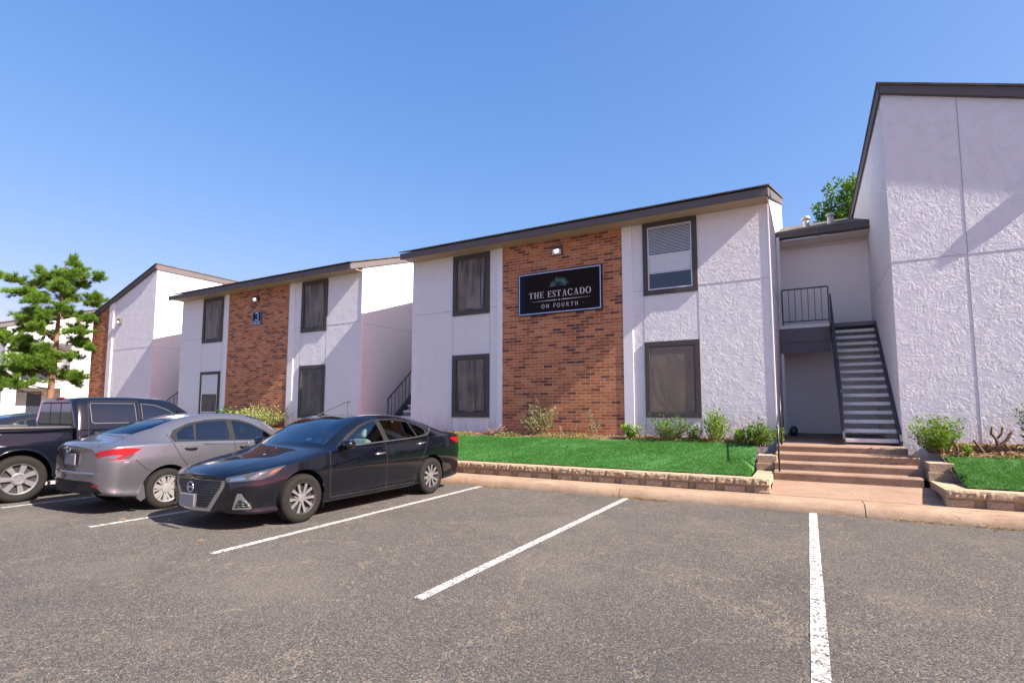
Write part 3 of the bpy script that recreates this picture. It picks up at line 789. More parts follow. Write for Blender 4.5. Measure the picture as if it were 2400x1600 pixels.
# ------------------------------------------------------------------ ground, kerb, beds, steps
m = MB(); n = 40
m.add([(-400,-400,0),(400,-400,0),(400,400,0),(-400,400,0)], [(0,1,2,3)]); tag(m.build('parking_lot', M['asphalt']), 'asphalt parking lot', None, None, 'structure')
for k, x in enumerate((-19.0, -16.25, -13.5, -10.75, -8.03, -5.5, -2.745, -.02, 2.7)):
    xa = x + (.0 if k < 5 else {5: .035, 6: -.01, 7: .015}.get(k, 0)); w = .05
    rnd = random.Random(k)
    L = []; Rr = []
    for i in range(25):
        y = 3.40 + 5.43*i/24; xx = xa + (x-xa)*i/24 + (-.13 if k == 5 else 0)*i/24
        L.append((xx-w+rnd.uniform(-.002,.002), y, .004)); Rr.append((xx+w+rnd.uniform(-.002,.002), y, .004))
    mm = MB(); mm.add(L+Rr, [(i, i+25, i+26, i+1) for i in range(24)])
    if k == 7: pass
    tag(mm.build('parking_line', M['line']), 'white painted parking line', None, 'parking bay lines', 'structure')
# kerb
cm = MB(); prof = [(8.84,.0),(8.87,.06),(8.91,.115),(8.97,.142),(9.06,.15),(9.42,.142),(9.42,-.05),(8.84,-.05)]
edges = [-60, -46.3, -33.1, -27, -21, -15.2, -9.1, -6.05, -2.9, .62, 3.7, 9.8, 30]
for a, b in zip(edges, edges[1:]):
    ns = max(2, int((b-a)/.25)); vs = []; rnd = random.Random(int(a*7))
    for i in range(ns+1):
        x = a+.006+(b-a-.012)*i/ns
        for j, (y, z) in enumerate(prof): vs.append((x, y+(rnd.uniform(-.006,.006) if j < 4 else 0), z+(rnd.uniform(-.004,.004) if 0 < j < 5 else 0)))
    p = len(prof); fs = [(i*p+j, (i+1)*p+j, (i+1)*p+(j+1)%p, i*p+(j+1)%p) for i in range(ns) for j in range(p)]
    fs += [tuple(range(p-1,-1,-1)), tuple(ns*p+j for j in range(p))]
    cm.add(vs, [f[::-1] for f in fs])
tag(cm.build('kerb', M['curb'], angle=50), 'pale concrete kerb along the bays', None, None, 'structure')
# planted beds rise from the retaining wall to the buildings
def bed_z(y): return .36 + (.50)*min(1, max(0, (y-9.6)/2.0)) + .02*max(0, y-11.6)
def bed_xy(x, y):
    z = bed_z(y); lim = 9.
    if -1.9 < x < -.5: lim = .372 + 1.1*max(0, -.90-x) + .9*max(0, y-10.3)
    elif 1.4 < x < 2.9: lim = .372 + 1.1*max(0, x-1.90) + .9*max(0, y-10.1)
    elif -13.8 < x < -12.4: lim = .372 + .45*max(0, -12.8-x) + 1.3*max(0, y-10.5)
    return min(z, lim)
def sheet(x0, x1, y0, y1, dz=0, nx=40, ny=14, amp=.012, seed=0, zfun=bed_z):
    rnd = random.Random(seed); vs = []
    for j in range(ny+1):
        for i in range(nx+1):
            x = x0+(x1-x0)*i/nx; y = y0+(y1-y0)*j/ny
            vs.append((x, y, (bed_xy(x, y) if zfun is bed_z else zfun(y))+dz+rnd.uniform(-amp, amp)))
    mm = MB(); mm.add(vs, [(j*(nx+1)+i, j*(nx+1)+i+1, (j+1)*(nx+1)+i+1, (j+1)*(nx+1)+i) for j in range(ny) for i in range(nx)], True); return mm
BEDS = [(-9.95, -.62, 'sign'), (-22.1, -12.45, 'three'), (-29.6, -24.4, 'end'), (1.58, 9., 'tall')]
for k, (a, b, nm) in enumerate(BEDS):
    tag(sheet(a+(.28 if nm == 'tall' else .02), b-(.30 if nm in ('sign','three') else .02), 9.62, 12.13, 0, 60, 16, .014, k).build('soil', M['soil']), None, None, None, 'structure')
tag(sheet(-90, -29.4, 9.40, 40, 0, 30, 30, .03, 9, lambda y: .12+.4*min(1,max(0,(y-9.4)/2.5))).build('dry_ground', simple('dry_grass', (.20,.165,.085), .95, var=.3, scale=2., bump=.6)), None, None, None, 'structure')
def lawn(x0, x1, y0, y1, n, seed, edge=.12):
    """turf sheet of many single blades"""
    rs = np.random.RandomState(seed)
    x = rs.uniform(x0, x1, n); y = rs.uniform(y0, y1+edge, n)
    lim = y1 + edge*(np.sin(x*2.3+seed)*.4+np.sin(x*5.1)*.3+rs.normal(0,.25,n)); k = y < lim; x = x[k]; y = y[k]; n = len(x)
    z = np.array([bed_xy(u, v) for u, v in zip(x, y)])+.012
    h = rs.uniform(.014,.036,n)*(1+.3*np.sin(x*1.7)*np.sin(y*3)); a = rs.uniform(0,2*PI,n); lx = rs.normal(0,.016,n); ly = rs.normal(-.004,.016,n); w = .0045
    v = np.zeros((n,3,3)); v[:,0] = np.stack([x-w*np.cos(a), y-w*np.sin(a), z],1); v[:,1] = np.stack([x+w*np.cos(a), y+w*np.sin(a), z],1); v[:,2] = np.stack([x+lx, y+ly, z+h],1)
    me = bpy.data.meshes.new('grass'); me.from_pydata(v.reshape(-1,3).tolist(), [], np.arange(n*3).reshape(-1,3).tolist()); me.materials.append(M['grass'])
    o = bpy.data.objects.new('grass', me); COL.objects.link(o); return o
for (x0, x1, y0, y1, n, sd) in ((-9.9, -.90, 9.66, 11.35, 130000, 1), (1.90, 6., 9.66, 10.95, 60000, 2), (-22.0, -12.6, 9.66, 11.3, 14000, 3)):
    tag(lawn(x0, x1, y0, y1, n, sd), 'bright green lawn behind the retaining wall', None, None, 'stuff')
    tag(sheet(x0, x1, y0, y1+.02, .016, 60, 12, .005, sd).build('lawn', M['grassbase']), None, None, None, 'structure')

def rough_block(mb, x0, x1, y, d, z0, z1, rnd, amp=.013, side=0):
    """one split-face block: rough front at y (towards -Y), depth d"""
    nx, nz = max(3, int((x1-x0)/.035)), 4
    vs = []; g = .003
    ph = rnd.uniform(0, 9)
    for j in range(nz+1):
        for i in range(nx+1):
            e = i in (0, nx) or j in (0, nz)
            dy = .010 if e else -rnd.uniform(-.3, 1)*amp
            vs.append((x0+g+(x1-x0-2*g)*i/nx + (0 if e else rnd.uniform(-.006,.006)), y+dy, z0+g+(z1-z0-2*g)*j/nz + (0 if e else rnd.uniform(-.005,.005))))
    fs = [(j*(nx+1)+i, j*(nx+1)+i+1, (j+1)*(nx+1)+i+1, (j+1)*(nx+1)+i) for j in range(nz) for i in range(nx)]
    mb.add(vs, fs)
    a, b, c, e = x0+g, x1-g, z0+g, z1-g
    mb.add([(a,y+.010,c),(b,y+.010,c),(b,y+d,c),(a,y+d,c),(a,y+.010,e),(b,y+.010,e),(b,y+d,e),(a,y+d,e)], [(0,3,2,1),(4,5,6,7),(1,2,6,5),(2,3,7,6),(3,0,4,7)])
def retaining(x0, x1, label, ends, seed):
    root = thing('retaining_wall', label, 'retaining wall', ((x0+x1)/2, 9.5, .14))
    rnd = random.Random(seed)
    low = MB(); x = x0
    while x < x1-.05:
        w = min(rnd.uniform(.40,.46), x1-x)
        if w > .3:
            rough_block(low, x, x+w*.70, 9.415, .20, .135, .258, rnd, .016)
            low.box(x+w*.70, x+w, 9.455+rnd.uniform(0,.02), 9.6, .135, .256)
        else: rough_block(low, x, x+w, 9.415, .20, .135, .258, rnd)
        x += w
    cap = MB(); x = x0
    while x < x1-.02:
        w = min(rnd.uniform(.27,.46), x1-x)
        if x1-x-w < .12: w = x1-x
        rough_block(cap, x, x+w, 9.395, .27, .260, .376, rnd, .012); x += w
    for (xe, sgn, ylen) in ends:         # returns beside the steps
        y = 9.67
        while y < ylen:
            w = min(.40, ylen-y)
            xa, xb = sorted((xe, xe+sgn*.28)); cap.box(xa, xb, y+.003, y+w-.003, .262, .374)
            xa, xb = sorted((xe+sgn*.03, xe+sgn*.26)); low.box(xa, xb, y+.003, y+w-.02, .10, .260)
            y += w
        xa, xb = sorted((xe-sgn*.01, xe+sgn*.30))     # two stepped blocks higher up
        cap.box(xa, xb, ylen+.0, ylen+.36, .36, .50); cap.box(xa+.02, xb+.03, ylen+.05, ylen+.42, .503, .64)
    low.build('block_course', M['block'], root); cap.build('cap_course', M['block'], root, bevel=0)
    return root
retaining(-9.92, -.60, 'tan split block retaining wall along the lawn under the name sign', [(-.60, -1, 10.75)], 3)
retaining(1.60, 8.8, 'tan split block retaining wall at the right of the entry steps', [(1.60, 1, 10.45)], 5)
retaining(-29.4, -24.4, 'block retaining wall far off beside the pine tree', [], 9)
retaining(-22.1, -12.5, 'block retaining wall behind the parked cars', [(-12.5, -1, 10.7)], 7)
def entry_steps(dx, label, wide=True):
    root = thing('entry_steps', label, 'steps', (.45+dx, 10.8, .14))
    m = MB(); X0, X1 = -.585+dx, 1.58+dx
    fr = [(10.30, .41, 1.50), (10.65, .545, 1.53), (11.0, .68, 1.57), (11.45, .80, 1.475)]
    for i, (y, z, xr) in enumerate(fr):
        yb = fr[i+1][0] if i < 3 else 12.0
        vs = []; nx = 14; rnd = random.Random(i)
        p = [(y+.006, z-.16), (y+.002, z-.02), (y+.018, z), (yb+.03, z+.004), (yb+.03, z-.3), (y+.01, z-.3)]
        m.prism_x([(a,b) for a,b in p], X0, xr+dx)
    m.build('step', M['steps'], root)
    return root
entry_steps(0, 'terracotta coloured concrete entry steps below the open stairs')
entry_steps(-11.66, 'concrete entry steps hidden behind the black sedan')
for dx in (0, -11.66):
    tag(MB().add([(-.60+dx,9.40,.146),(1.62+dx,9.40,.146),(1.60+dx,10.33,.275),(-.60+dx,10.33,.275)], [(0,1,2,3)]).build('walkway', M['walk']), None, None, None, 'structure')
    tag(MB().add([(-.60+dx,11.9,.803),(1.485+dx,11.9,.803),(1.485+dx,16.,.86),(-.60+dx,16.,.86)], [(0,1,2,3)]).build('breezeway_floor', M['hallfloor']), None, None, None, 'structure')
m = MB(); rnd = random.Random(8); vs = []; fs = []
for i in range(7):
    for j in range(10):
        a = 2*PI*j/10; r = .10*math.sin(PI*(.2+.72*i/6))**.6*rnd.uniform(.75,1.15); vs.append((-.36+r*math.cos(a), 14.6+r*math.sin(a), .832+.25*i/6))
for i in range(6):
    for j in range(10): fs.append((i*10+j, i*10+(j+1)%10, (i+1)*10+(j+1)%10, (i+1)*10+j))
fs.append(tuple(range(60, 70))); m.add(vs, fs, True)
tag(m.build('black_bag', M['metal'], None, (-.36,14.6,.832)), 'small black bag left on the breezeway floor by the downspout', 'bag')
for dx, lb in ((0, 'black handrail at the left of the entry steps'), (-11.66, 'black handrail sloping above the roof of the black sedan')):
    t = thing('handrail', lb, 'handrail', (-.5+dx, 10.3, .41))
    x = -.50+dx
    MB().tube([(x,10.12,1.16),(x,10.22,1.24),(x,11.50,1.70),(x,11.66,1.72)], .013, 8).build('rail', M['metal'], t)
    MB().tube([(x,10.36,.40),(x,10.36,1.29)], .015, 8).build('post', M['metal'], t)
    MB().tube([(x,11.55,.80),(x,11.55,1.71)], .015, 8).build('post', M['metal'], t)
# ------------------------------------------------------------------ vehicles
M['black_paint'] = paint_mat('black_car_paint', (.0018,.0024,.0052), .22, dusty=(.022,.021,.021))
M['grey_paint'] = paint_mat('grey_car_paint', (.185,.183,.203), .26, .72, dusty=(.16,.14,.13))
M['navy_paint'] = paint_mat('navy_truck_paint', (.0040,.0055,.0095), .20, dusty=(.022,.021,.021))
M['dark_paint'] = paint_mat('far_car_paint', (.012,.013,.017), .25)
M['tyre'] = simple('tyre_rubber', (.017,.0155,.014), .9, var=.3, scale=20., spec=.15, bump=.4, bscale=120., obj=True)
M['alloy'] = simple('alloy', (.27,.265,.27), .33, .6, var=.06, obj=True)
M['rim_dark'] = simple('rim_black_paint', (.02,.02,.022), .5, obj=True)  # black paint of the hub and the disc behind the spokes
M['cover'] = simple('wheel_cover', (.21,.20,.195), .45, .2, var=.08, obj=True)
M['chrome'] = simple('chrome', (.55,.555,.57), .14, .95, var=.02, obj=True)
M['plastic'] = simple('black_plastic', (.012,.012,.013), .55, spec=.2, obj=True)
M['seam'] = simple('panel_gap', (.003,.003,.003), .8, obj=True)
M['cabin'] = simple('cabin_fabric', (.32,.30,.28), .9, obj=True)
M['seat'] = simple('seat_fabric', (.30,.285,.27), .9, obj=True)
M['glass_wind'] = glass_mat('windscreen', (.80,.95,.94), 1., .15)
M['glass_side'] = glass_mat('side_glass', (.55,.74,.70), 1., .06)
M['glass_dark'] = glass_mat('privacy_glass', (.045,.05,.06), 1., .08)
M['lamp_clear'] = simple('lamp_clear', (.14,.15,.17), .06, .5, obj=True)
M['lamp_dark'] = simple('lamp_housing', (.05,.052,.06), .08, .2, obj=True)
M['amber'] = simple('amber_lens', (.30,.065,.018), .12, obj=True)
M['red'] = simple('red_lens', (.20,.004,.004), .12, obj=True)
M['truck_trim'] = simple('window_trim_strip', (.16,.16,.165), .3, .6, obj=True)
M['rail_grey'] = simple('rail_cap', (.09,.085,.085), .45, obj=True)
M['plate'] = simple('plate_grey', (.17,.17,.19), .4, obj=True)
def grille_mat():
    t = NT('grille_mesh'); x, y, z = t.sep(t.obj())[:3]
    zz = t.math('ADD', t.math('MULTIPLY', z, 210.), t.math('MULTIPLY', t.math('SINE', t.math('MULTIPLY', x, 150.)), .9))
    k = t.math('SINE', zz)
    c = t.mix(t.ramp(k, [(.25, 0.), (.6, 1.)]), (.004,.004,.005), (.045,.046,.05))
    t.bsdf(c, .3, 0, t.bump(k, .6, .01), .5); return t.m
M['grille'] = grille_mat()

def body_net(cols, mat_name):
    """closed control net -> smooth shell that passes through the given sections (front at y=0)"""
    V = []; F = []
    n = 18
    for (u, W, z0, zsh, j1, j2, j3, zc, du) in cols:
        h = zsh-z0
        side = [(.86*W, z0, 0), (.965*W, z0+.13*h, 0), (.988*W, z0+.38*h, 0), (W, z0+.70*h, 0), (.968*W, zsh, 0),
                (j1[0], j1[1], .2*du), (j2[0], j2[1], .55*du), (j3[0], j3[1], .88*du)]
        ring = [(0, u+.6*min(du, 0) if u < 1 else u+.6*max(du, 0), z0)]
        ring += [(x, u+d, z) for x, z, d in side] + [(0, u+du, zc)] + [(-x, u+d, z) for x, z, d in side[::-1]]
        V += ring
    C = len(cols)
    for c in range(C-1):
        for i in range(n):
            a, b = c*n+i, c*n+(i+1) % n
            F.append((a, b, b+n, a+n))
    for end in (0, C-1):
        o = end*n; u, W, z0, zsh, j1, j2, j3, zc, du = cols[end]
        ms = []
        for k in range(1, 9):
            p = V[o+k]; bul = (-.05 if end == 0 else .05) if abs(du) > .001 else 0
            ms.append(len(V)); V.append((0, p[1]+bul+(.0 if k < 6 else bul*.3), p[2]))
        cc = [o] + ms + [o+9]
        rr = [o] + [o+k for k in range(1, 9)] + [o+9]
        ll = [o] + [o+18-k for k in range(1, 9)] + [o+9]
        for k in range(9):
            for A, B in ((cc, rr), (ll, cc)):
                q = [A[k], B[k], B[k+1], A[k+1]]
                q = [v for i, v in enumerate(q) if v not in q[:i]]
                F.append(tuple(q if end == 0 else q[::-1]))
    me = bpy.data.meshes.new('net'); T = np.array(V, float)
    me.from_pydata(V, [], [f[::-1] for f in F]); me.update()
    ob = bpy.data.objects.new('net', me); COL.objects.link(ob)
    cr = me.attributes.new('crease_edge', 'FLOAT', 'EDGE'); val = [0.]*len(me.edges)
    for e in me.edges:                        # sharper shoulder line and bonnet fold
        a, b = e.vertices
        if max(a, b) < C*n and abs(a-b) == n:
            r = a % n; r = min(r, n-r); c = min(a, b)//n
            if r == 5 and 1 <= c: val[e.index] = .62
            elif r == 7 and 1 <= c <= 4: val[e.index] = .55
            elif r == 3: val[e.index] = .25
    cr.data.foreach_set('value', val)
    md = ob.modifiers.new('s', 'SUBSURF'); md.levels = 2; md.render_levels = 2
    P = T.copy()
    for it in range(5):
        me.vertices.foreach_set('co', P.ravel()); me.update()
        dg = bpy.context.evaluated_depsgraph_get(); ev = ob.evaluated_get(dg); m2 = ev.to_mesh()
        L = np.empty(len(m2.vertices)*3); m2.vertices.foreach_get('co', L); L = L.reshape(-1, 3)[:len(T)]
        ev.to_mesh_clear()
        P = P + .8*(T-L)
    md.levels = 3; me.vertices.foreach_set('co', P.ravel()); me.update()
    dg = bpy.context.evaluated_depsgraph_get()
    full = bpy.data.meshes.new_from_object(ob.evaluated_get(dg))
    bpy.data.objects.remove(ob); bpy.data.meshes.remove(me)
    bm = bmesh.new(); bm.from_mesh(full); bpy.data.meshes.remove(full)
    bmesh.ops.recalc_face_normals(bm, faces=bm.faces)
    bm.normal_update()
    return bm

def carve(bm, regs):
    """cut every region's outline into the shell and mark its faces"""
    lay = bm.faces.layers.string.new('reg'); bm.faces.ensure_lookup_table()
    lay = bm.faces.layers.string['reg']
    for (name, pts, d, mirror, cond) in regs:
        for s in ((1, -1) if mirror else (1,)):
            D = Vector((d[0]*s, d[1], d[2])).normalized()
            up = Vector((0,0,1)) if abs(D.z) < .9 else Vector((0,1,0))
            ex = up.cross(D).normalized(); ey = D.cross(ex)
            W = [Vector((p[0]*s, p[1], p[2])) for p in pts]
            q = [(w.dot(ex), w.dot(ey)) for w in W]
            x0, x1 = min(a for a, b in q)-.05, max(a for a, b in q)+.05; y0, y1 = min(b for a, b in q)-.05, max(b for a, b in q)+.05
            cand = []
            for f in bm.faces:
                c = f.calc_center_bounds(); a, b = c.dot(ex), c.dot(ey)
                if x0-.06 < a < x1+.06 and y0-.06 < b < y1+.06 and f.normal.dot(D) > .05 and cond(c.x*s, c.y, c.z): cand.append(f)
            geom = set(cand)
            for f in cand: geom.update(f.edges); geom.update(f.verts)
            geom = list(geom)
            for i in range(len(W)):
                a, b = W[i], W[(i+1) % len(W)]
                no = (b-a).cross(D)
                if no.length < 1e-6: continue
                r = bmesh.ops.bisect_plane(bm, geom=geom, plane_co=a, plane_no=no.normalized(), dist=1e-5)
                geom = [g for g in r['geom'] if g.is_valid]
            for f in geom:
                if not isinstance(f, bmesh.types.BMFace): continue
                c = f.calc_center_median(); a, b = c.dot(ex), c.dot(ey)
                ins = False; n = len(q); j = n-1
                for i in range(n):
                    if (q[i][1] > b) != (q[j][1] > b) and a < (q[j][0]-q[i][0])*(b-q[i][1])/(q[j][1]-q[i][1])+q[i][0]: ins = not ins
                    j = i
                if ins: f[lay] = (name + ('' if not mirror else ('+' if s > 0 else '-'))).encode()
    bm.normal_update()
    return lay

def split_out(bm, lay, root, mats, names):
    """one mesh object per marked region; returns {region: object}"""
    groups = {}
    for f in bm.faces: groups.setdefault(f[lay].decode(), []).append(f)
    out = {}
    for reg, fs in groups.items():
        base = reg.rstrip('+-')
        if base.startswith('panel_gap'): base = 'panel_gap'
        if mats.get(base, 0) is None: continue
        idx = {}; vs = []; ns = []; faces = []
        for f in fs:
            t = []
            for v in f.verts:
                if v not in idx: idx[v] = len(vs); vs.append(v.co[:]); ns.append(v.normal[:])
                t.append(idx[v])
            faces.append(t)
        me = bpy.data.meshes.new(names.get(base, base)); me.from_pydata(vs, [], faces); me.update()
        me.polygons.foreach_set('use_smooth', [True]*len(faces)); me.normals_split_custom_set_from_vertices(ns)
        me.materials.append(M[mats[base]])
        o = bpy.data.objects.new(names.get(base, base), me); COL.objects.link(o); o.parent = root
        out[reg] = o
    return out

_gap = [0]
def strip(name, path, w, d, mirror=True, cond=lambda x, y, z: True):
    """panel gap along a path of 3-D points"""
    out = []; _gap[0] += 1; name = 'panel_gap_%d' % _gap[0]
    D = Vector(d).normalized()
    for a, b in zip(path, path[1:]):
        a, b = Vector(a), Vector(b); t = (b-a).normalized(); n = t.cross(D).normalized()*w/2
        a2, b2 = a-t*w*.3, b+t*w*.3
        out.append((name, [tuple(a2+n), tuple(b2+n), tuple(b2-n), tuple(a2-n)], d, mirror, cond))
    return out

def circle_pts(u, z, r, n=36): return [(0, u+r*math.cos(2*PI*i/n), z+r*math.sin(2*PI*i/n)) for i in range(n)]

def make_wheel(root, x, u, R, rr, width, style, side):
    """wheel part (brake disc) with tyre and rim below it"""
    hub = MB(); hub.lathe([(.02,.0),(.02,.12),(-.01,.14),(-.01,.0)], 'x', 24)
    w = hub.build('wheel', M['rim_dark'], None); w.parent = root; w.location = (x*side, u, R); w.rotation_euler = (R_rand(u, side), 0, 0 if side > 0 else PI)
    h = width/2
    t2 = MB(); t = MB(); prof = [(-h*.9,rr-.005),(-h*.98,rr+.02),(-h*1.04,(rr+R)/2),(-h*.97,R-.03),(-h*.80,R-.006),(-h*.4,R),(0,R+.001),(h*.4,R),(h*.80,R-.006),(h*.97,R-.03),(h*1.04,(rr+R)/2),(h*.98,rr+.02),(h*.9,rr-.005)]
    t.lathe(prof, 'x', 56)
    for k in range(56):                      # tread blocks on the shoulder
        a = 2*PI*k/56; c, s = math.cos(a), math.sin(a)
        t.bar((h*.86, c*(R-.010), s*(R-.010)), (h*.62, c*(R+.001), s*(R+.001)), .012, .006, (0, c, s))
    o = t.build('tyre', M['tyre'], None); o.parent = w
    r = MB(); f = h*.82
    (r if style != 'split' else t2).lathe([(f-.02,rr-.022),(f,rr-.018),(f+.012,rr-.004),(f+.002,rr+.006)], 'x', 56)
    r.lathe([(f-.018,rr-.02),(-h*.8,rr-.02)], 'x', 40)
    def blade(a, r0, r1, w0, w1, x0, x1, sk=0., th=.016):
        pts = []
        for (rad, wd, xx, da) in ((r0, w0, x0, 0), (r1, w1, x1, sk)):
            for sgn in (-1, 1):
                aa = a+da; y = rad*math.cos(aa)-sgn*wd/2*math.sin(aa); z = rad*math.sin(aa)+sgn*wd/2*math.cos(aa)
                pts.append((xx, y, z))
        a0, a1, b0, b1 = pts
        back = [(p[0]-th, p[1], p[2]) for p in pts]
        r.add(pts+back, [(0,1,3,2),(4,6,7,5),(0,4,5,1),(2,3,7,6),(0,2,6,4),(1,5,7,3)])
    if style == 'split':
        for k in range(5):
            for sg in (-1, 1): blade(2*PI*k/5+.3+sg*.13, .045, rr-.012, .022, .040, f-.012, f-.004, sg*.17)
            blade(2*PI*k/5+.3+PI/5, .04, .10, .03, .012, f-.03, f-.04)
        r.lathe([(f-.03,.06),(f-.006,.055),(f-.002,.03),(f-.002,.0)], 'x', 24)
    elif style == 'cover':
        for k in range(7):
            a = 2*PI*k/7; blade(a, .05, rr-.012, .045, .070, f-.010, f-.006, .12); blade(a+.38, .06, rr-.012, .018, .034, f-.016, f-.008, .14)
        r.lathe([(f-.02,.075),(f-.002,.065),(f+.004,.03),(f+.004,.0)], 'x', 24)
    else:
        for k in range(7):
            a = 2*PI*k/7+.2; blade(a, .07, rr-.016, .055, .082, f-.012, f-.010, 0., .03)
        r.lathe([(f-.03,.105),(f-.004,.10),(f+.008,.085),(f+.008,.06),(f+.004,.055),(f+.004,.0)], 'x', 28)
        for k in range(6):
            a = 2*PI*k/6; r.lathe([(f+.004,.011),(f+.018,.009),(f+.018,0)], 'x', 8, (0, .073*math.cos(a), .073*math.sin(a)))
    o = r.build('rim', M['cover' if style == 'cover' else 'alloy'], None, angle=35); o.parent = w
    b = t2; b.lathe([(f-.05,rr-.02),(f-.052,.0)], 'x', 40); o = b.build('rim_back', M['rim_dark'], None); o.parent = w
    return w
def R_rand(u, side): return (u*7.3+side) % 1.2

def part(mb, name, mat, root, **kw):
    o = mb.build(name, M[mat], None, **kw); o.parent = root; return o

def cabin_parts(root, seats, dash, wheel, half):
    m = MB()
    m.box(-half, half, dash, dash+.32, .55, .84)
    part(m, 'dashboard', 'cabin', root, bevel=.03)
    for (x, y) in seats:
        s = MB(); s.box(x-.24, x+.24, y-.25, y+.25, .36, .52); s.bar((x, y+.22, .48), (x, y+.40, 1.0), .44, .13, (0, 1, 0)); s.bar((x, y+.40, 1.03), (x, y+.42, 1.17), .24, .09, (0, 1, 0))
        part(s, 'seat', 'seat', root, bevel=.03)
    a = MB(); c = Vector(wheel)
    a.tube([c+Vector((.18*math.cos(t), -.06*math.sin(t), .17*math.sin(t))) for t in [2*PI*i/20 for i in range(21)]], .014, 6); a.bar(c-Vector((.17,0,0)), c+Vector((.17,0,0)), .03, .02); a.bar(c, c+Vector((0,-.2,-.12)), .05, .05)
    part(a, 'steering_wheel', 'plastic', root)
    b = MB(); b.box(-half, half, dash, dash+2.4, .22, .27); part(b, 'cabin_floor', 'cabin', root)

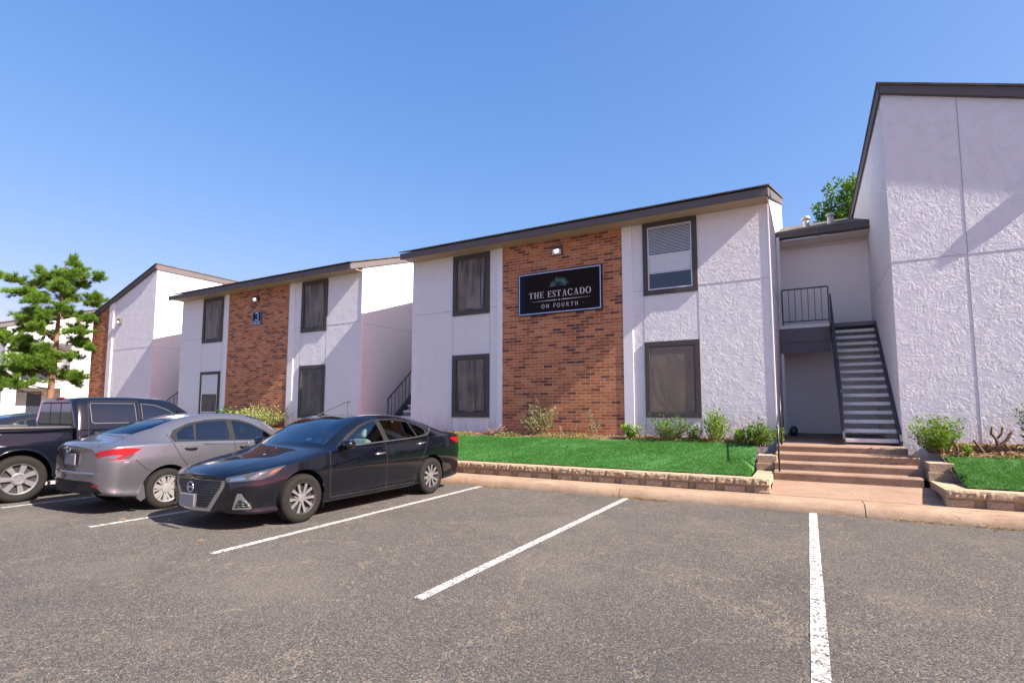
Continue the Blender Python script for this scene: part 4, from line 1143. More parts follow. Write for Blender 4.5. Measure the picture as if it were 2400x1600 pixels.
def sedan(name, label, loc, rz, spec, detail=True):
    root = thing(name, label, 'car', loc, None, rz)
    S = spec; cols = S['cols']; u0 = S['u0']
    cols = [(c[0]-u0, *c[1:]) for c in cols]
    bm = body_net(cols, S['paint'])
    sd = (1, 0, 0); up = (0, 0, 1)
    P = lambda u, z, x=0: (x, u-u0, z)
    regs = []
    side = lambda x, y, z: x > .3
    wy = S['axles']; R0 = S['R']
    regs.append(('windshield', [P(*p) for p in S['windshield']], up, False, lambda x, y, z: z > .86))
    regs.append(('rear_window', [P(*p) for p in S['rear_window']], up, False, lambda x, y, z: z > .95))
    for k, poly in enumerate(S['trim_polys']): regs.append(('window_trim', [P(*p) for p in poly], sd, True, lambda x, y, z: x > .4 and z > .85))
    for nm, poly in S['windows']: regs.append((nm, [P(*p) for p in poly], sd, True, lambda x, y, z: x > .4 and z > .85))
    for k, poly in enumerate(S['doors']): regs.append(('door%d' % k, [P(*p) for p in poly], sd, True, lambda x, y, z: x > .5))
    for path in S['seams']: regs += strip('panel_gap', [P(*p) for p in path], .011, sd, True, lambda x, y, z: x > .45)
    for path in S['top_seams']: regs += strip('panel_gap', [P(*p) for p in path], .012, up, True, lambda x, y, z: z > .55)
    for (nm, poly, d, mir) in S['lamps']: regs.append((nm, [(p[0], p[1]-u0, p[2]) for p in poly], d, mir, (lambda x, y, z, yy=poly[0][1]-u0: abs(y-yy) < 1.0 and z < 1.0 and (abs(x) > -1))))
    for u in wy: regs.append(('arch', circle_pts(u-u0, R0+.012, R0+.048), sd, True, lambda x, y, z: x > .4 and z < .85))
    regs.append(('sill', [P(wy[0]+R0+.02, .12), P(wy[1]-R0-.02, .12), P(wy[1]-R0-.02, S['sill']), P(wy[0]+R0+.02, S['sill'])], sd, True, lambda x, y, z: x > .5))
    lay = carve(bm, regs)
    mats = {'': S['paint'], 'windshield': 'glass_wind', 'rear_window': S.get('backlight', 'glass_dark'), 'window_trim': S['trim'], 'panel_gap': 'seam', 'arch': None, 'sill': S['sill_mat']}
    names = {'': 'body', 'sill': 'sill_panel'}
    for nm, _ in S['windows']: mats[nm] = S['glass'].get(nm, 'glass_dark'); names[nm] = 'side_window'
    for k in range(len(S['doors'])): mats['door%d' % k] = S['paint']; names['door%d' % k] = 'door'
    for (nm, *_r) in S['lamps']: mats[nm] = S['lamp_mats'][nm]; names[nm] = S['lamp_names'][nm]
    ob = split_out(bm, lay, root, mats, names); bm.free()
    # glowing details sit under their lamp
    for par, kids in S.get('lamp_kids', {}).items():
        for s in ('+', '-'):
            for k in kids:
                if k+s in ob and par+s in ob: ob[k+s].parent = ob[par+s]
    for k, (u, z, w, tilt) in enumerate(S['handles']):
        for s in (1, -1):
            x = s*S['handle_x'][k]; m = MB()
            m.tube([(x-.02*s, u-u0-w/2, z-tilt), (x+.012*s, u-u0-w*.36, z-tilt*.7), (x+.022*s, u-u0, z), (x+.012*s, u-u0+w*.36, z+tilt*.7), (x-.02*s, u-u0+w/2, z+tilt)], [.010,.017,.018,.017,.010], 8)
            d = ob.get('door%d%s' % (k, '+' if s > 0 else '-'))
            part(m, 'handle', S['handle_mat'], d if d else root)
    for s in (1, -1):                         # mirrors
        mu, mz = S['mirror']; m = MB(); rings = []
        for i, (a, b, c) in enumerate(((0,.0,.0),(.02,.075,.05),(.09,.10,.064),(.16,.098,.062),(.20,.07,.045),(.215,0,0))):
            rings.append((a, b, c))
        vs = []; fs = []; n = 14
        for (a, b, c) in rings:
            for k in range(n):
                t = 2*PI*k/n; ct, st_ = math.cos(t), math.sin(t)
                vs.append((s*(S['mx']+a), mu-u0+b*.95*(abs(ct)**.75)*(1 if ct > 0 else -1)*.9, mz+c*1.12*(abs(st_)**.75)*(1 if st_ > 0 else -1)))
        for i in range(len(rings)-1):
            for k in range(n): fs.append((i*n+k, i*n+(k+1) % n, (i+1)*n+(k+1) % n, (i+1)*n+k))
        m.add(vs, fs, True); m.bar((s*(S['mx']-.06), mu-u0-.01, mz-.05), (s*(S['mx']+.04), mu-u0, mz-.045), .07, .03)
        part(m, 'mirror', S['paint'], root)
    for k, u in enumerate(wy):                # wheels, arch lips and liners
        for s in (1, -1):
            make_wheel(root, S['track'], u-u0, R0, S['rim'], S['tw'], S['wheel'], s)
            ln = MB(); ra = R0+.046; vs = []; fs = []; n = 28; x1, x2 = S['lip'][k]-.01, .42
            for i in range(n+1):
                a = R(-12+204*i/n); vs += [(s*x1, u-u0+ra*math.cos(a), R0+.012+ra*math.sin(a)), (s*x2, u-u0+ra*math.cos(a), R0+.012+ra*math.sin(a)), (s*x2, u-u0, R0)]
            for i in range(n): fs += [(3*i, 3*i+1, 3*i+4, 3*i+3), (3*i+1, 3*i+2, 3*i+4)]
            ln.add(vs, fs); part(ln, 'wheel_arch', 'plastic', root)
    cabin_parts(root, S['seats'], S['dash']-u0, (S['wheel_x'], S['dash']-u0+.42, .90), S['half'])
    for f in S['extra']: f(root, u0)
    return root

# the black sedan, nose towards the camera side
B = dict(backlight='glass_side', u0=2.285, paint='black_paint', R=.315, rim=.212, tw=.205, track=.79, axles=(.92, 3.65), wheel='split', lip=(.885, .875), sill=.235, sill_mat='black_paint', trim='plastic',
 cols=[(.08,.58,.23,.60,(.48,.645),(.35,.67),(.18,.68),.685,-.07),(.20,.74,.205,.645,(.61,.69),(.43,.718),(.22,.732),.737,-.08),
  (.38,.835,.19,.70,(.68,.742),(.475,.775),(.24,.79),.795,-.08),(.64,.88,.185,.752,(.72,.795),(.50,.83),(.25,.845),.85,-.06),
  (.92,.90,.185,.808,(.75,.845),(.52,.875),(.26,.89),.895,-.05),(1.18,.90,.185,.852,(.78,.89),(.55,.925),(.28,.94),.945,-.05),
  (1.42,.895,.185,.88,(.815,.922),(.63,.975),(.33,1.01),1.02,-.14),(1.80,.895,.185,.90,(.83,.945),(.645,1.165),(.36,1.22),1.235,-.14),
  (2.20,.895,.185,.92,(.84,.962),(.612,1.305),(.37,1.365),1.382,-.08),(2.65,.895,.185,.937,(.845,.978),(.598,1.338),(.37,1.392),1.407,0),
  (3.10,.895,.185,.957,(.84,.998),(.592,1.318),(.36,1.377),1.392,0),(3.50,.895,.195,.978,(.83,1.014),(.588,1.258),(.36,1.318),1.337,.06),
  (3.88,.89,.20,.992,(.805,1.028),(.582,1.162),(.36,1.222),1.242,.12),(4.22,.875,.21,.998,(.765,1.033),(.565,1.082),(.33,1.112),1.122,.12),
  (4.46,.84,.225,.992,(.715,1.032),(.51,1.056),(.27,1.066),1.07,.10),(4.62,.775,.25,.972,(.64,1.012),(.45,1.032),(.23,1.042),1.047,.09),(4.70,.64,.29,.93,(.535,.972),(.39,.992),(.20,1.002),1.007,.06)],
 windshield=[(1.40,0,-.70),(1.335,0,-.5),(1.275,0,-.25),(1.26,0,0),(1.275,0,.25),(1.335,0,.5),(1.40,0,.70),(1.76,0,.635),(2.13,0,.575),(2.10,0,.3),(2.09,0,0),(2.10,0,-.3),(2.13,0,-.575),(1.76,0,-.635)],
 rear_window=[(3.50,0,-.50),(3.52,0,-.25),(3.53,0,0),(3.52,0,.25),(3.50,0,.50),(3.85,0,.54),(4.12,0,.52),(4.22,0,.3),(4.25,0,0),(4.22,0,-.3),(4.12,0,-.52),(3.85,0,-.54)],
 trim_polys=[[(1.52,.938),(1.60,.985),(1.80,1.105),(2.05,1.225),(2.30,1.298),(2.55,1.328),(2.9,1.325),(3.2,1.295),(3.45,1.235),(3.62,1.165),(3.70,1.09),(3.60,1.035),(3.3,.998),(2.5,.966),(1.9,.945)]],
 windows=[('wf', [(1.66,.965),(1.80,1.06),(2.05,1.192),(2.28,1.268),(2.455,1.298),(2.475,.985),(2.0,.968)]), ('wr', [(2.585,.99),(2.565,1.302),(2.9,1.300),(3.235,1.262),(3.275,1.018)]), ('wq', [(3.315,1.022),(3.275,1.25),(3.46,1.195),(3.60,1.125),(3.55,1.055)])],
 glass={'wf': 'glass_side', 'wr': 'glass_dark', 'wq': 'glass_dark'},
 doors=[[(1.39,.26),(1.36,.60),(1.37,.87),(1.52,.938),(2.49,.966),(2.50,.6),(2.50,.26)], [(2.50,.26),(2.50,.6),(2.49,.966),(3.56,1.02),(3.55,.96),(3.40,.70),(3.24,.48),(3.19,.26)]],
 seams=[[(1.40,.25),(1.36,.60),(1.37,.90)], [(2.51,.25),(2.50,.6),(2.49,.97),(2.53,1.31)], [(3.19,.25),(3.24,.48),(3.40,.70),(3.54,.94),(3.58,1.03)], [(1.40,.262),(3.19,.262)]],
 top_seams=[[(.17,.0,.50),(.50,.0,.705),(.95,.0,.765),(1.28,.0,.795)], [(4.36,0,0),(4.34,0,.35),(4.28,0,.6),(4.22,0,.68)]],
 lamps=[('fascia', [(-.52,.1,.612),(.52,.1,.612),(.50,.1,.53),(.27,.1,.225),(-.27,.1,.225),(-.50,.1,.53)], (0,-1,0), False),
  ('grille', [(-.462,.1,.607),(.462,.1,.607),(.435,.1,.53),(.222,.1,.268),(-.222,.1,.268),(-.435,.1,.53)], (0,-1,0), False),
  ('intake', [(-.30,.1,.218),(.30,.1,.218),(.46,.1,.30),(.56,.1,.215),(.5,.1,.19),(-.5,.1,.19),(-.56,.1,.215),(-.46,.1,.30)], (0,-1,-.25), False),
  ('head', [(.50,.07,.592),(.52,.085,.652),(.64,.2,.682),(.76,.36,.718),(.865,.66,.772),(.84,.50,.655),(.80,.36,.618),(.66,.17,.600)], (.75,-.66,.1), True),
  ('lens', [(.555,.10,.604),(.565,.11,.640),(.67,.2,.664),(.70,.24,.625)], (.75,-.66,.1), True),
  ('amber', [(.82,.44,.668),(.842,.515,.690),(.857,.60,.738),(.835,.50,.718)], (.75,-.66,.1), True),
  ('drl', [(.72,.24,.632),(.765,.30,.622),(.812,.43,.708),(.775,.36,.708)], (.75,-.66,.1), True),
  ('fog_bezel', [(.60,.13,.272),(.655,.15,.462),(.70,.17,.462),(.775,.25,.300),(.775,.25,.272)], (.6,-.8,0), True),
  ('fog', [(.63,.13,.290),(.67,.15,.385),(.715,.17,.385),(.755,.25,.305),(.755,.25,.290)], (.6,-.8,0), True),
  ('tail', [(.60,4.64,.88),(.66,4.62,.955),(.80,4.5,.965),(.86,4.22,.962),(.85,4.28,.915),(.83,4.45,.862),(.74,4.58,.845)], (.7,.7,0), True)],
 lamp_mats={'fascia':'chrome','grille':'grille','intake':'plastic','head':'lamp_dark','lens':'chrome','amber':'amber','drl':'lamp_clear','fog_bezel':'chrome','fog':'grille','tail':'red'},
 lamp_names={'fascia':'grille_surround','grille':'grille','intake':'lower_intake','head':'headlight','lens':'headlight_lens','amber':'turn_signal','drl':'light_strip','fog_bezel':'fog_light','fog':'fog_grille','tail':'tail_light'},
 lamp_kids={'head': ['lens','amber','drl'], 'fog_bezel': ['fog']},
 handles=[(2.35,.80,.24,.006),(3.35,.905,.22,.012)], handle_x=(.893,.888), handle_mat='chrome', mirror=(1.60,.975), mx=.86, seats=[(-.37,-.28),(.37,-.28),(-.37,.62),(.37,.62)], dash=1.42, wheel_x=.37, half=.72, extra=[])
def emblem_ring(root, x, y, z, r, d, tilt=0):
    m = MB(); pts = [(x+r*math.cos(2*PI*i/24), y+tilt*math.sin(2*PI*i/24)*r, z+r*1.08*math.sin(2*PI*i/24)) for i in range(25)]
    m.tube(pts, .0095, 6); m.bar((x-r*1.05, y-.004*d, z), (x+r*1.05, y-.004*d, z), .008, .022)
    part(m, 'emblem', 'chrome', root)
def black_extra(root, u0):
    emblem_ring(root, 0, -.062+.02-u0, .525, .058, 1)
    m = MB(); m.box(-.155, .155, -.085-u0, -.07-u0, .295, .445); part(m, 'licence_plate', 'plate', root, bevel=.006)
    f = MB(); f.box(-.165, .165, -.068-u0, -.055-u0, .285, .455); part(f, 'plate_holder', 'chrome', root)
    c = MB(); c.tube([(-.86,1.56-u0,.958),(-.852,2.0-u0,.966)], .004, 6)
    for s in (1, -1):
        c = MB(); c.tube([(s*.863,1.60-u0,.952),(s*.868,2.0-u0,.958),(s*.868,2.5-u0,.978),(s*.862,3.0-u0,.995),(s*.850,3.42-u0,1.022),(s*.835,3.56-u0,1.04),(s*.80,3.66-u0,1.10),(s*.755,3.73-u0,1.165)], [.007,.008,.008,.008,.009,.011,.012,.004], 6)
        part(c, 'window_chrome', 'chrome', root)
    t = MB(); t.tube([(.3,1.30-u0,.965),(.05,1.36-u0,1.0),(-.25,1.33-u0,.985)], .008, 6); t.tube([(-.15,1.30-u0,.965),(-.4,1.38-u0,.99),(-.62,1.43-u0,.985)], .008, 6)
    part(t, 'wiper', 'plastic', root)
    for s in (1, -1):
        g = MB(); g.box(s*.84-.03, s*.84+.03, 1.268-u0, 1.275-u0, .14, .33); part(g, 'mud_flap', 'plastic', root)
    st_ = MB(); st_.add([(.38,1.42-u0,1.03),(.30,1.40-u0,1.035),(.31,1.44-u0,1.068),(.39,1.46-u0,1.062)], [(0,1,2,3)])
    part(st_, 'sticker', 'sash', root)
B['extra'] = [black_extra]
sedan('black_sedan', 'glossy black sedan parked nose out, nearest to the empty bays', (-6.79, 4.877-.92+2.285, 0), 0, B)

# the grey sedan, tail towards the camera
G = dict(u0=2.14, paint='grey_paint', R=.297, rim=.198, tw=.185, track=.755, axles=(.85, 3.39), wheel='cover', lip=(.835, .838), sill=.22, sill_mat='grey_paint', trim='plastic',
 cols=[(.08,.54,.24,.60,(.45,.66),(.33,.69),(.17,.70),.705,-.07),(.20,.70,.20,.66,(.58,.72),(.41,.75),(.21,.765),.77,-.08),(.38,.79,.18,.72,(.65,.775),(.46,.805),(.23,.82),.825,-.08),
  (.62,.83,.18,.775,(.69,.82),(.48,.855),(.24,.87),.875,-.06),(.88,.845,.18,.825,(.72,.865),(.50,.90),(.25,.915),.92,-.05),(1.10,.85,.18,.86,(.74,.905),(.53,.95),(.27,.97),.975,-.06),
  (1.32,.85,.18,.885,(.77,.93),(.60,1.01),(.31,1.05),1.06,-.14),(1.66,.85,.18,.90,(.785,.945),(.62,1.19),(.35,1.245),1.26,-.14),(2.02,.85,.18,.915,(.79,.955),(.585,1.325),(.35,1.38),1.395,-.08),
  (2.45,.85,.18,.925,(.79,.965),(.57,1.35),(.35,1.40),1.415,0),(2.85,.85,.18,.94,(.785,.98),(.565,1.32),(.34,1.38),1.395,0),(3.20,.85,.185,.955,(.775,.995),(.56,1.245),(.34,1.30),1.32,.06),
  (3.55,.845,.20,.965,(.75,1.005),(.555,1.135),(.34,1.19),1.21,.12),(3.82,.835,.22,.96,(.715,1.0),(.53,1.05),(.31,1.075),1.085,.12),(4.02,.815,.25,.95,(.68,.985),(.49,1.015),(.26,1.028),1.033,.09),
  (4.14,.76,.28,.925,(.62,.965),(.44,.995),(.23,1.008),1.013,.08),(4.22,.63,.31,.885,(.52,.925),(.38,.955),(.20,.97),.975,.06)],
 windshield=[(1.30,0,-.66),(1.235,0,-.45),(1.18,0,-.2),(1.17,0,0),(1.18,0,.2),(1.235,0,.45),(1.30,0,.66),(1.62,0,.60),(1.96,0,.545),(1.93,0,.3),(1.92,0,0),(1.93,0,-.3),(1.96,0,-.545),(1.62,0,-.60)],
 rear_window=[(3.14,0,-.46),(3.17,0,-.25),(3.18,0,0),(3.17,0,.25),(3.14,0,.46),(3.5,0,.52),(3.76,0,.50),(3.85,0,.28),(3.87,0,0),(3.85,0,-.28),(3.76,0,-.50),(3.5,0,-.52)],
 trim_polys=[[(1.42,.925),(1.55,1.0),(1.72,1.12),(1.95,1.245),(2.15,1.305),(2.45,1.325),(2.72,1.312),(3.0,1.262),(3.25,1.16),(3.33,1.06),(3.30,.985),(2.9,.972),(2.3,.955)]],
 windows=[('wf', [(1.54,.952),(1.72,1.09),(1.95,1.212),(2.16,1.272),(2.285,1.286),(2.30,.972)]), ('wr', [(2.395,.978),(2.385,1.290),(2.72,1.282),(2.89,1.255),(2.96,1.0)]), ('wq', [(2.99,1.004),(2.935,1.245),(3.10,1.19),(3.22,1.11),(3.23,1.02)])],
 glass={'wf': 'glass_side', 'wr': 'glass_dark', 'wq': 'glass_dark'},
 doors=[[(1.26,.25),(1.22,.55),(1.24,.86),(1.42,.925),(2.33,.956),(2.32,.6),(2.32,.25)], [(2.32,.25),(2.32,.6),(2.33,.956),(3.33,.985),(3.33,.96),(3.20,.73),(3.06,.56),(2.98,.42),(2.96,.25)]],
 seams=[[(1.27,.24),(1.22,.55),(1.24,.90)], [(2.33,.24),(2.32,.6),(2.33,.96),(2.335,1.30)], [(2.96,.24),(2.98,.42),(3.06,.56),(3.20,.73),(3.32,.95),(3.36,1.10)], [(1.27,.25),(2.96,.25)], [(3.84,.76),(3.70,.62),(3.62,.585)]],
 top_seams=[[(.2,0,.46),(.5,0,.66),(.9,0,.72),(1.2,0,.75)], [(3.90,0,.0),(3.90,0,.3),(3.86,0,.52),(4.05,0,.60),(4.20,0,.56)]],
 lamps=[('tail', [(.55,4.25,.845),(.62,4.2,.895),(.74,4.1,.925),(.82,3.95,.930),(.845,3.78,.915),(.842,3.88,.855),(.838,3.93,.775),(.76,4.1,.775),(.62,4.2,.800)], (.72,.69,0), True),
  ('clear', [(.645,4.2,.812),(.75,4.1,.838),(.80,3.98,.838),(.775,4.05,.788),(.66,4.18,.795)], (.72,.69,0), True),
  ('dark_lens', [(.83,3.93,.83),(.842,3.86,.845),(.838,3.93,.782),(.80,4.02,.782)], (.72,.69,0), True),
  ('niche', [(-.36,4.26,.86),(.36,4.26,.86),(.30,4.26,.645),(-.30,4.26,.645)], (0,1,0), False),
  ('valance', [(-.50,4.26,.47),(.50,4.26,.47),(.60,4.2,.43),(.68,4.1,.31),(.55,4.2,.30),(-.55,4.2,.30),(-.68,4.1,.31),(-.60,4.2,.43)], (0,1,0), False),
  ('reflector', [(.50,4.2,.425),(.62,4.15,.43),(.62,4.15,.400),(.52,4.2,.395)], (.5,.86,0), True),
  ('head', [(.45,.09,.60),(.47,.1,.68),(.64,.25,.735),(.80,.55,.79),(.78,.40,.70),(.66,.2,.63)], (.75,-.66,.1), True)],
 lamp_mats={'tail':'red','clear':'lamp_clear','dark_lens':'lamp_dark','niche':'grey_paint','valance':'plastic','reflector':'red','head':'lamp_clear'},
 lamp_names={'tail':'tail_light','clear':'reverse_light','dark_lens':'turn_signal','niche':'boot_panel','valance':'bumper_valance','reflector':'reflector','head':'headlight'},
 lamp_kids={'tail': ['clear','dark_lens']},
 handles=[(2.15,.845,.20,.004),(3.06,.872,.21,.006)], handle_x=(.842,.838), handle_mat='plastic', mirror=(1.50,.99), mx=.81, seats=[(-.34,-.25),(.34,-.25),(-.34,.5),(.34,.5)], dash=1.34, wheel_x=.34, half=.68, extra=[])
def grey_extra(root, u0):
    emblem_ring(root, 0, 4.318-u0, .915, .045, -1, -.35)
    m = MB(); m.box(-.15, .15, 4.285-u0, 4.302-u0, .690, .845); part(m, 'licence_plate', 'plate', root, bevel=.005)
    b = MB(); b.tube([(-.70,4.06-u0,.555),(-.55,4.22-u0,.575),(-.3,4.285-u0,.580),(0,4.30-u0,.580),(.3,4.285-u0,.580),(.55,4.22-u0,.575),(.70,4.06-u0,.555)], .022, 8); part(b, 'bumper_ledge', 'grey_paint', root)
    a = MB(); a.tube([(.05,2.86-u0,1.395),(.05,3.06-u0,1.49)], .005, 6); part(a, 'aerial', 'plastic', root)
    c = MB(); c.bar((-.55,4.20-u0,.30), (.55,4.20-u0,.30), .06, .03); c.tube([(.42,3.9-u0,.26),(.42,4.2-u0,.25)], .03, 10); part(c, 'exhaust', 'plastic', root)
    for s in (1, -1):
        g = MB(); g.prism_x([(3.39+.30-u0,.20),(3.39+.36-u0,.16),(3.39+.42-u0,.22),(3.39+.33-u0,.40)], s*.835-.012, s*.835+.012); part(g, 'mud_flap', 'grey_paint', root)
G['extra'] = [grey_extra]
sedan('grey_sedan', 'metallic grey sedan parked nose in between black sedan and dark pickup', (-9.37, 4.575+3.39-2.14, 0), PI, G)
F_ = dict(G); F_['paint'] = 'dark_paint'; F_['sill_mat'] = 'dark_paint'; F_['lamp_mats'] = dict(G['lamp_mats'], niche='dark_paint'); F_['extra'] = []
F_['glass'] = {'wf': 'glass_side', 'wr': 'glass_side', 'wq': 'glass_side'}
sedan('dark_sedan', 'dark car of which only the roof shows over the pickup bed', (-15.1, 5.62, 0), PI, F_)

# the dark pickup
def pickup():
    u0 = 4.24                                   # rear axle
    root = thing('pickup_truck', 'dark navy crew cab pickup parked nose in beside the grey sedan', 'pickup truck', (-12.05, 3.71, 0), None, PI)
    P = lambda u, z, x=0: (x, u-u0, z)
    sd = (1,0,0)
    cab = [(.05,.70,.45,.92,(.60,.97),(.44,1.0),(.22,1.01),1.015,-.04),(.18,.84,.40,.96,(.70,1.01),(.50,1.04),(.25,1.05),1.055,-.04),(.50,.89,.38,1.0,(.73,1.05),(.52,1.075),(.26,1.085),1.09,-.03),
        (.95,.90,.38,1.03,(.75,1.075),(.53,1.105),(.27,1.115),1.12,-.03),(1.22,.90,.38,1.08,(.79,1.13),(.64,1.17),(.33,1.19),1.20,-.06),(1.75,.90,.38,1.12,(.83,1.195),(.665,1.50),(.38,1.57),1.59,-.10),
        (2.12,.90,.38,1.135,(.845,1.21),(.665,1.625),(.40,1.68),1.70,-.03),(2.70,.90,.38,1.135,(.845,1.21),(.665,1.645),(.40,1.70),1.715,0),(3.20,.90,.38,1.135,(.845,1.21),(.66,1.635),(.40,1.69),1.705,0),
        (3.44,.897,.38,1.13,(.842,1.205),(.655,1.615),(.39,1.67),1.68,0),(3.50,.885,.40,1.12,(.825,1.19),(.64,1.59),(.38,1.64),1.65,0)]
    bm = body_net([(c[0]-u0, *c[1:]) for c in cab], 'navy_paint')
    front = 4.24-3.19
    ok = lambda x, y, z: x > .45 and z > 1.1
    regs = [('window_trim', [P(*p) for p in poly], sd, True, ok) for poly in ([(1.665,1.236),(1.79,1.365),(1.99,1.488),(2.185,1.565),(2.443,1.594),(2.453,1.236)], [(2.551,1.229),(2.546,1.597),(3.249,1.597),(3.277,1.564),(3.277,1.258),(3.243,1.229)])]
    regs += [('wf', [P(*p) for p in [(1.68,1.245),(1.80,1.36),(2.0,1.48),(2.19,1.555),(2.435,1.585),(2.445,1.245)]], sd, True, ok), ('wr', [P(*p) for p in [(2.56,1.238),(2.555,1.588),(3.245,1.588),(3.268,1.56),(3.268,1.262),(3.24,1.238)]], sd, True, ok)]
    regs += [('windshield', [P(*p) for p in [(1.24,0,-.70),(1.18,0,0),(1.24,0,.70),(1.72,0,.62),(2.02,0,.58),(1.97,0,0),(2.02,0,-.58),(1.72,0,-.62)]], (0,0,1), False, lambda x, y, z: z > 1.1)]
    bk = lambda x, y, z: y > 3.3-u0 and z > 1.1
    regs += [('back_trim', [P(3.5,1.20,-.70), P(3.5,1.20,.70), P(3.5,1.585,.585), P(3.5,1.61,.5), P(3.5,1.61,-.5), P(3.5,1.585,-.585)], (0,1,0), False, bk)]
    for a, b in ((-.66,-.22),(-.185,.185),(.22,.66)):
        ta = a*.88 if abs(a) > .5 else a; tb = b*.88 if abs(b) > .5 else b
        regs.append(('back%d' % int(a*100), [P(3.5,1.225,a), P(3.5,1.225,b), P(3.5,1.585,tb), P(3.5,1.585,ta)], (0,1,0), False, bk))
    for path in ([(1.50,.45),(1.48,1.1),(1.62,1.22)], [(2.50,.45),(2.50,1.2),(2.49,1.63)], [(3.33,.45),(3.33,1.2),(3.30,1.58),(3.24,1.635),(2.5,1.635)]): regs += strip('panel_gap', [P(*p) for p in path], .013, sd, True, lambda x, y, z: x > .45)
    for k, poly in enumerate(([(1.51,.45),(1.49,1.1),(1.62,1.20),(2.49,1.20),(2.49,.45)], [(2.51,.45),(2.51,1.20),(3.32,1.20),(3.32,.45)])): regs.append(('door%d' % k, [P(*p) for p in poly], sd, True, lambda x, y, z: x > .5))
    Rw = .368
    regs.append(('arch', circle_pts(front-u0, Rw+.03, Rw+.06), sd, True, lambda x, y, z: x > .4 and z < 1.0))
    lay = carve(bm, regs)
    mats = {'': 'navy_paint', 'window_trim': 'truck_trim', 'wf': 'glass_dark', 'wr': 'glass_dark', 'windshield': 'glass_wind', 'back_trim': 'plastic', 'panel_gap': 'seam', 'arch': None, 'door0': 'navy_paint', 'door1': 'navy_paint'}
    names = {'': 'cab', 'wf': 'side_window', 'wr': 'side_window', 'door0': 'door', 'door1': 'door', 'back_trim': 'rear_window_frame'}
    for a in (-66, -18, 22): mats['back%d' % a] = 'glass_dark'; names['back%d' % a] = 'rear_window'
    ob = split_out(bm, lay, root, mats, names); bm.free()
    bed = [(3.56,.86,.46,1.05,(.845,1.10),(.80,1.145),(.40,1.15),1.15,0),(3.60,.89,.44,1.09,(.875,1.145),(.82,1.165),(.41,1.165),1.165,0),(4.0,.90,.44,1.09,(.885,1.15),(.82,1.168),(.41,1.168),1.168,0),(4.7,.90,.44,1.09,(.885,1.15),(.82,1.168),(.41,1.168),1.168,0),
        (5.3,.895,.46,1.09,(.88,1.15),(.815,1.168),(.41,1.168),1.168,0),(5.37,.87,.48,1.06,(.85,1.11),(.79,1.15),(.40,1.155),1.155,0)]
    bm = body_net([(c[0]-u0, *c[1:]) for c in bed], 'navy_paint')
    regs = [('arch', circle_pts(0, Rw+.03, Rw+.065), sd, True, lambda x, y, z: x > .4 and z < 1.0),
        ('bed_cover', [P(3.66,0,-.80), P(3.66,0,.80), P(5.28,0,.80), P(5.28,0,-.80)], (0,0,1), False, lambda x, y, z: z > 1.1)]
    lay = carve(bm, regs)
    split_out(bm, lay, root, {'': 'navy_paint', 'arch': None, 'bed_cover': 'plastic'}, {'': 'bed'}); bm.free()
    for s in (1, -1):
        m = MB(); m.tube([(s*.86,3.60-u0,1.175),(s*.865,4.4-u0,1.182),(s*.86,5.30-u0,1.175)], .022, 8); part(m, 'bed_rail', 'rail_grey', root)
        for uu in (front-u0, 0):
            make_wheel(root, .80, uu, Rw, .245, .24, 'truck', s)
            m = MB(); ra = Rw+.07; m.tube([(s*.895, uu+ra*math.cos(R(a)), Rw+.03+ra*math.sin(R(a))) for a in range(-8, 189, 7)], .022, 8); part(m, 'fender_flare', 'navy_paint', root)
            ln = MB(); vs = []; fs = []; n = 26; ra = Rw+.064
            for i in range(n+1):
                a = R(-12+204*i/n); vs += [(s*.885, uu+ra*math.cos(a), Rw+.03+ra*math.sin(a)), (s*.40, uu+ra*math.cos(a), Rw+.03+ra*math.sin(a)), (s*.40, uu, Rw)]
            for i in range(n): fs += [(3*i, 3*i+1, 3*i+4, 3*i+3), (3*i+1, 3*i+2, 3*i+4)]
            ln.add(vs, fs); part(ln, 'wheel_arch', 'plastic', root)
        for k, (u, z) in enumerate(((2.32, 1.03), (3.14, 1.03))):
            m = MB(); x = s*.898; m.box(min(x, x+s*.03), max(x, x+s*.03), u-u0-.11, u-u0+.11, z+.015, z+.045); m.box(min(x, x+s*.008), max(x, x+s*.008), u-u0-.10, u-u0+.10, z-.05, z+.01)
            part(m, 'handle', 'chrome' if k else 'chrome', ob.get('door%d%s' % (k, '+' if s > 0 else '-'), root), bevel=.006)
        m = MB(); m.box(min(s*.88, s*1.08), max(s*.88, s*1.08), 1.66-u0, 1.76-u0, 1.17, 1.36); part(m, 'mirror', 'navy_paint', root, bevel=.03)
    m = MB(); m.bar((-.14,3.46-u0,1.692), (.14,3.46-u0,1.692), .05, .03); part(m, 'brake_light', 'red', root)
    cabin_parts(root, [(-.38,-2.1),(.38,-2.1),(-.38,-1.2),(.38,-1.2)], 1.5-u0, (.38,1.95-u0,1.1), .74)
    m = MB(); m.box(-.45, .45, 3.6-u0, 5.4-u0, .35, .55); m.box(-.6, .6, .4-u0, 3.5-u0, .30, .42); part(m, 'chassis', 'plastic', root)
    return root
pickup()
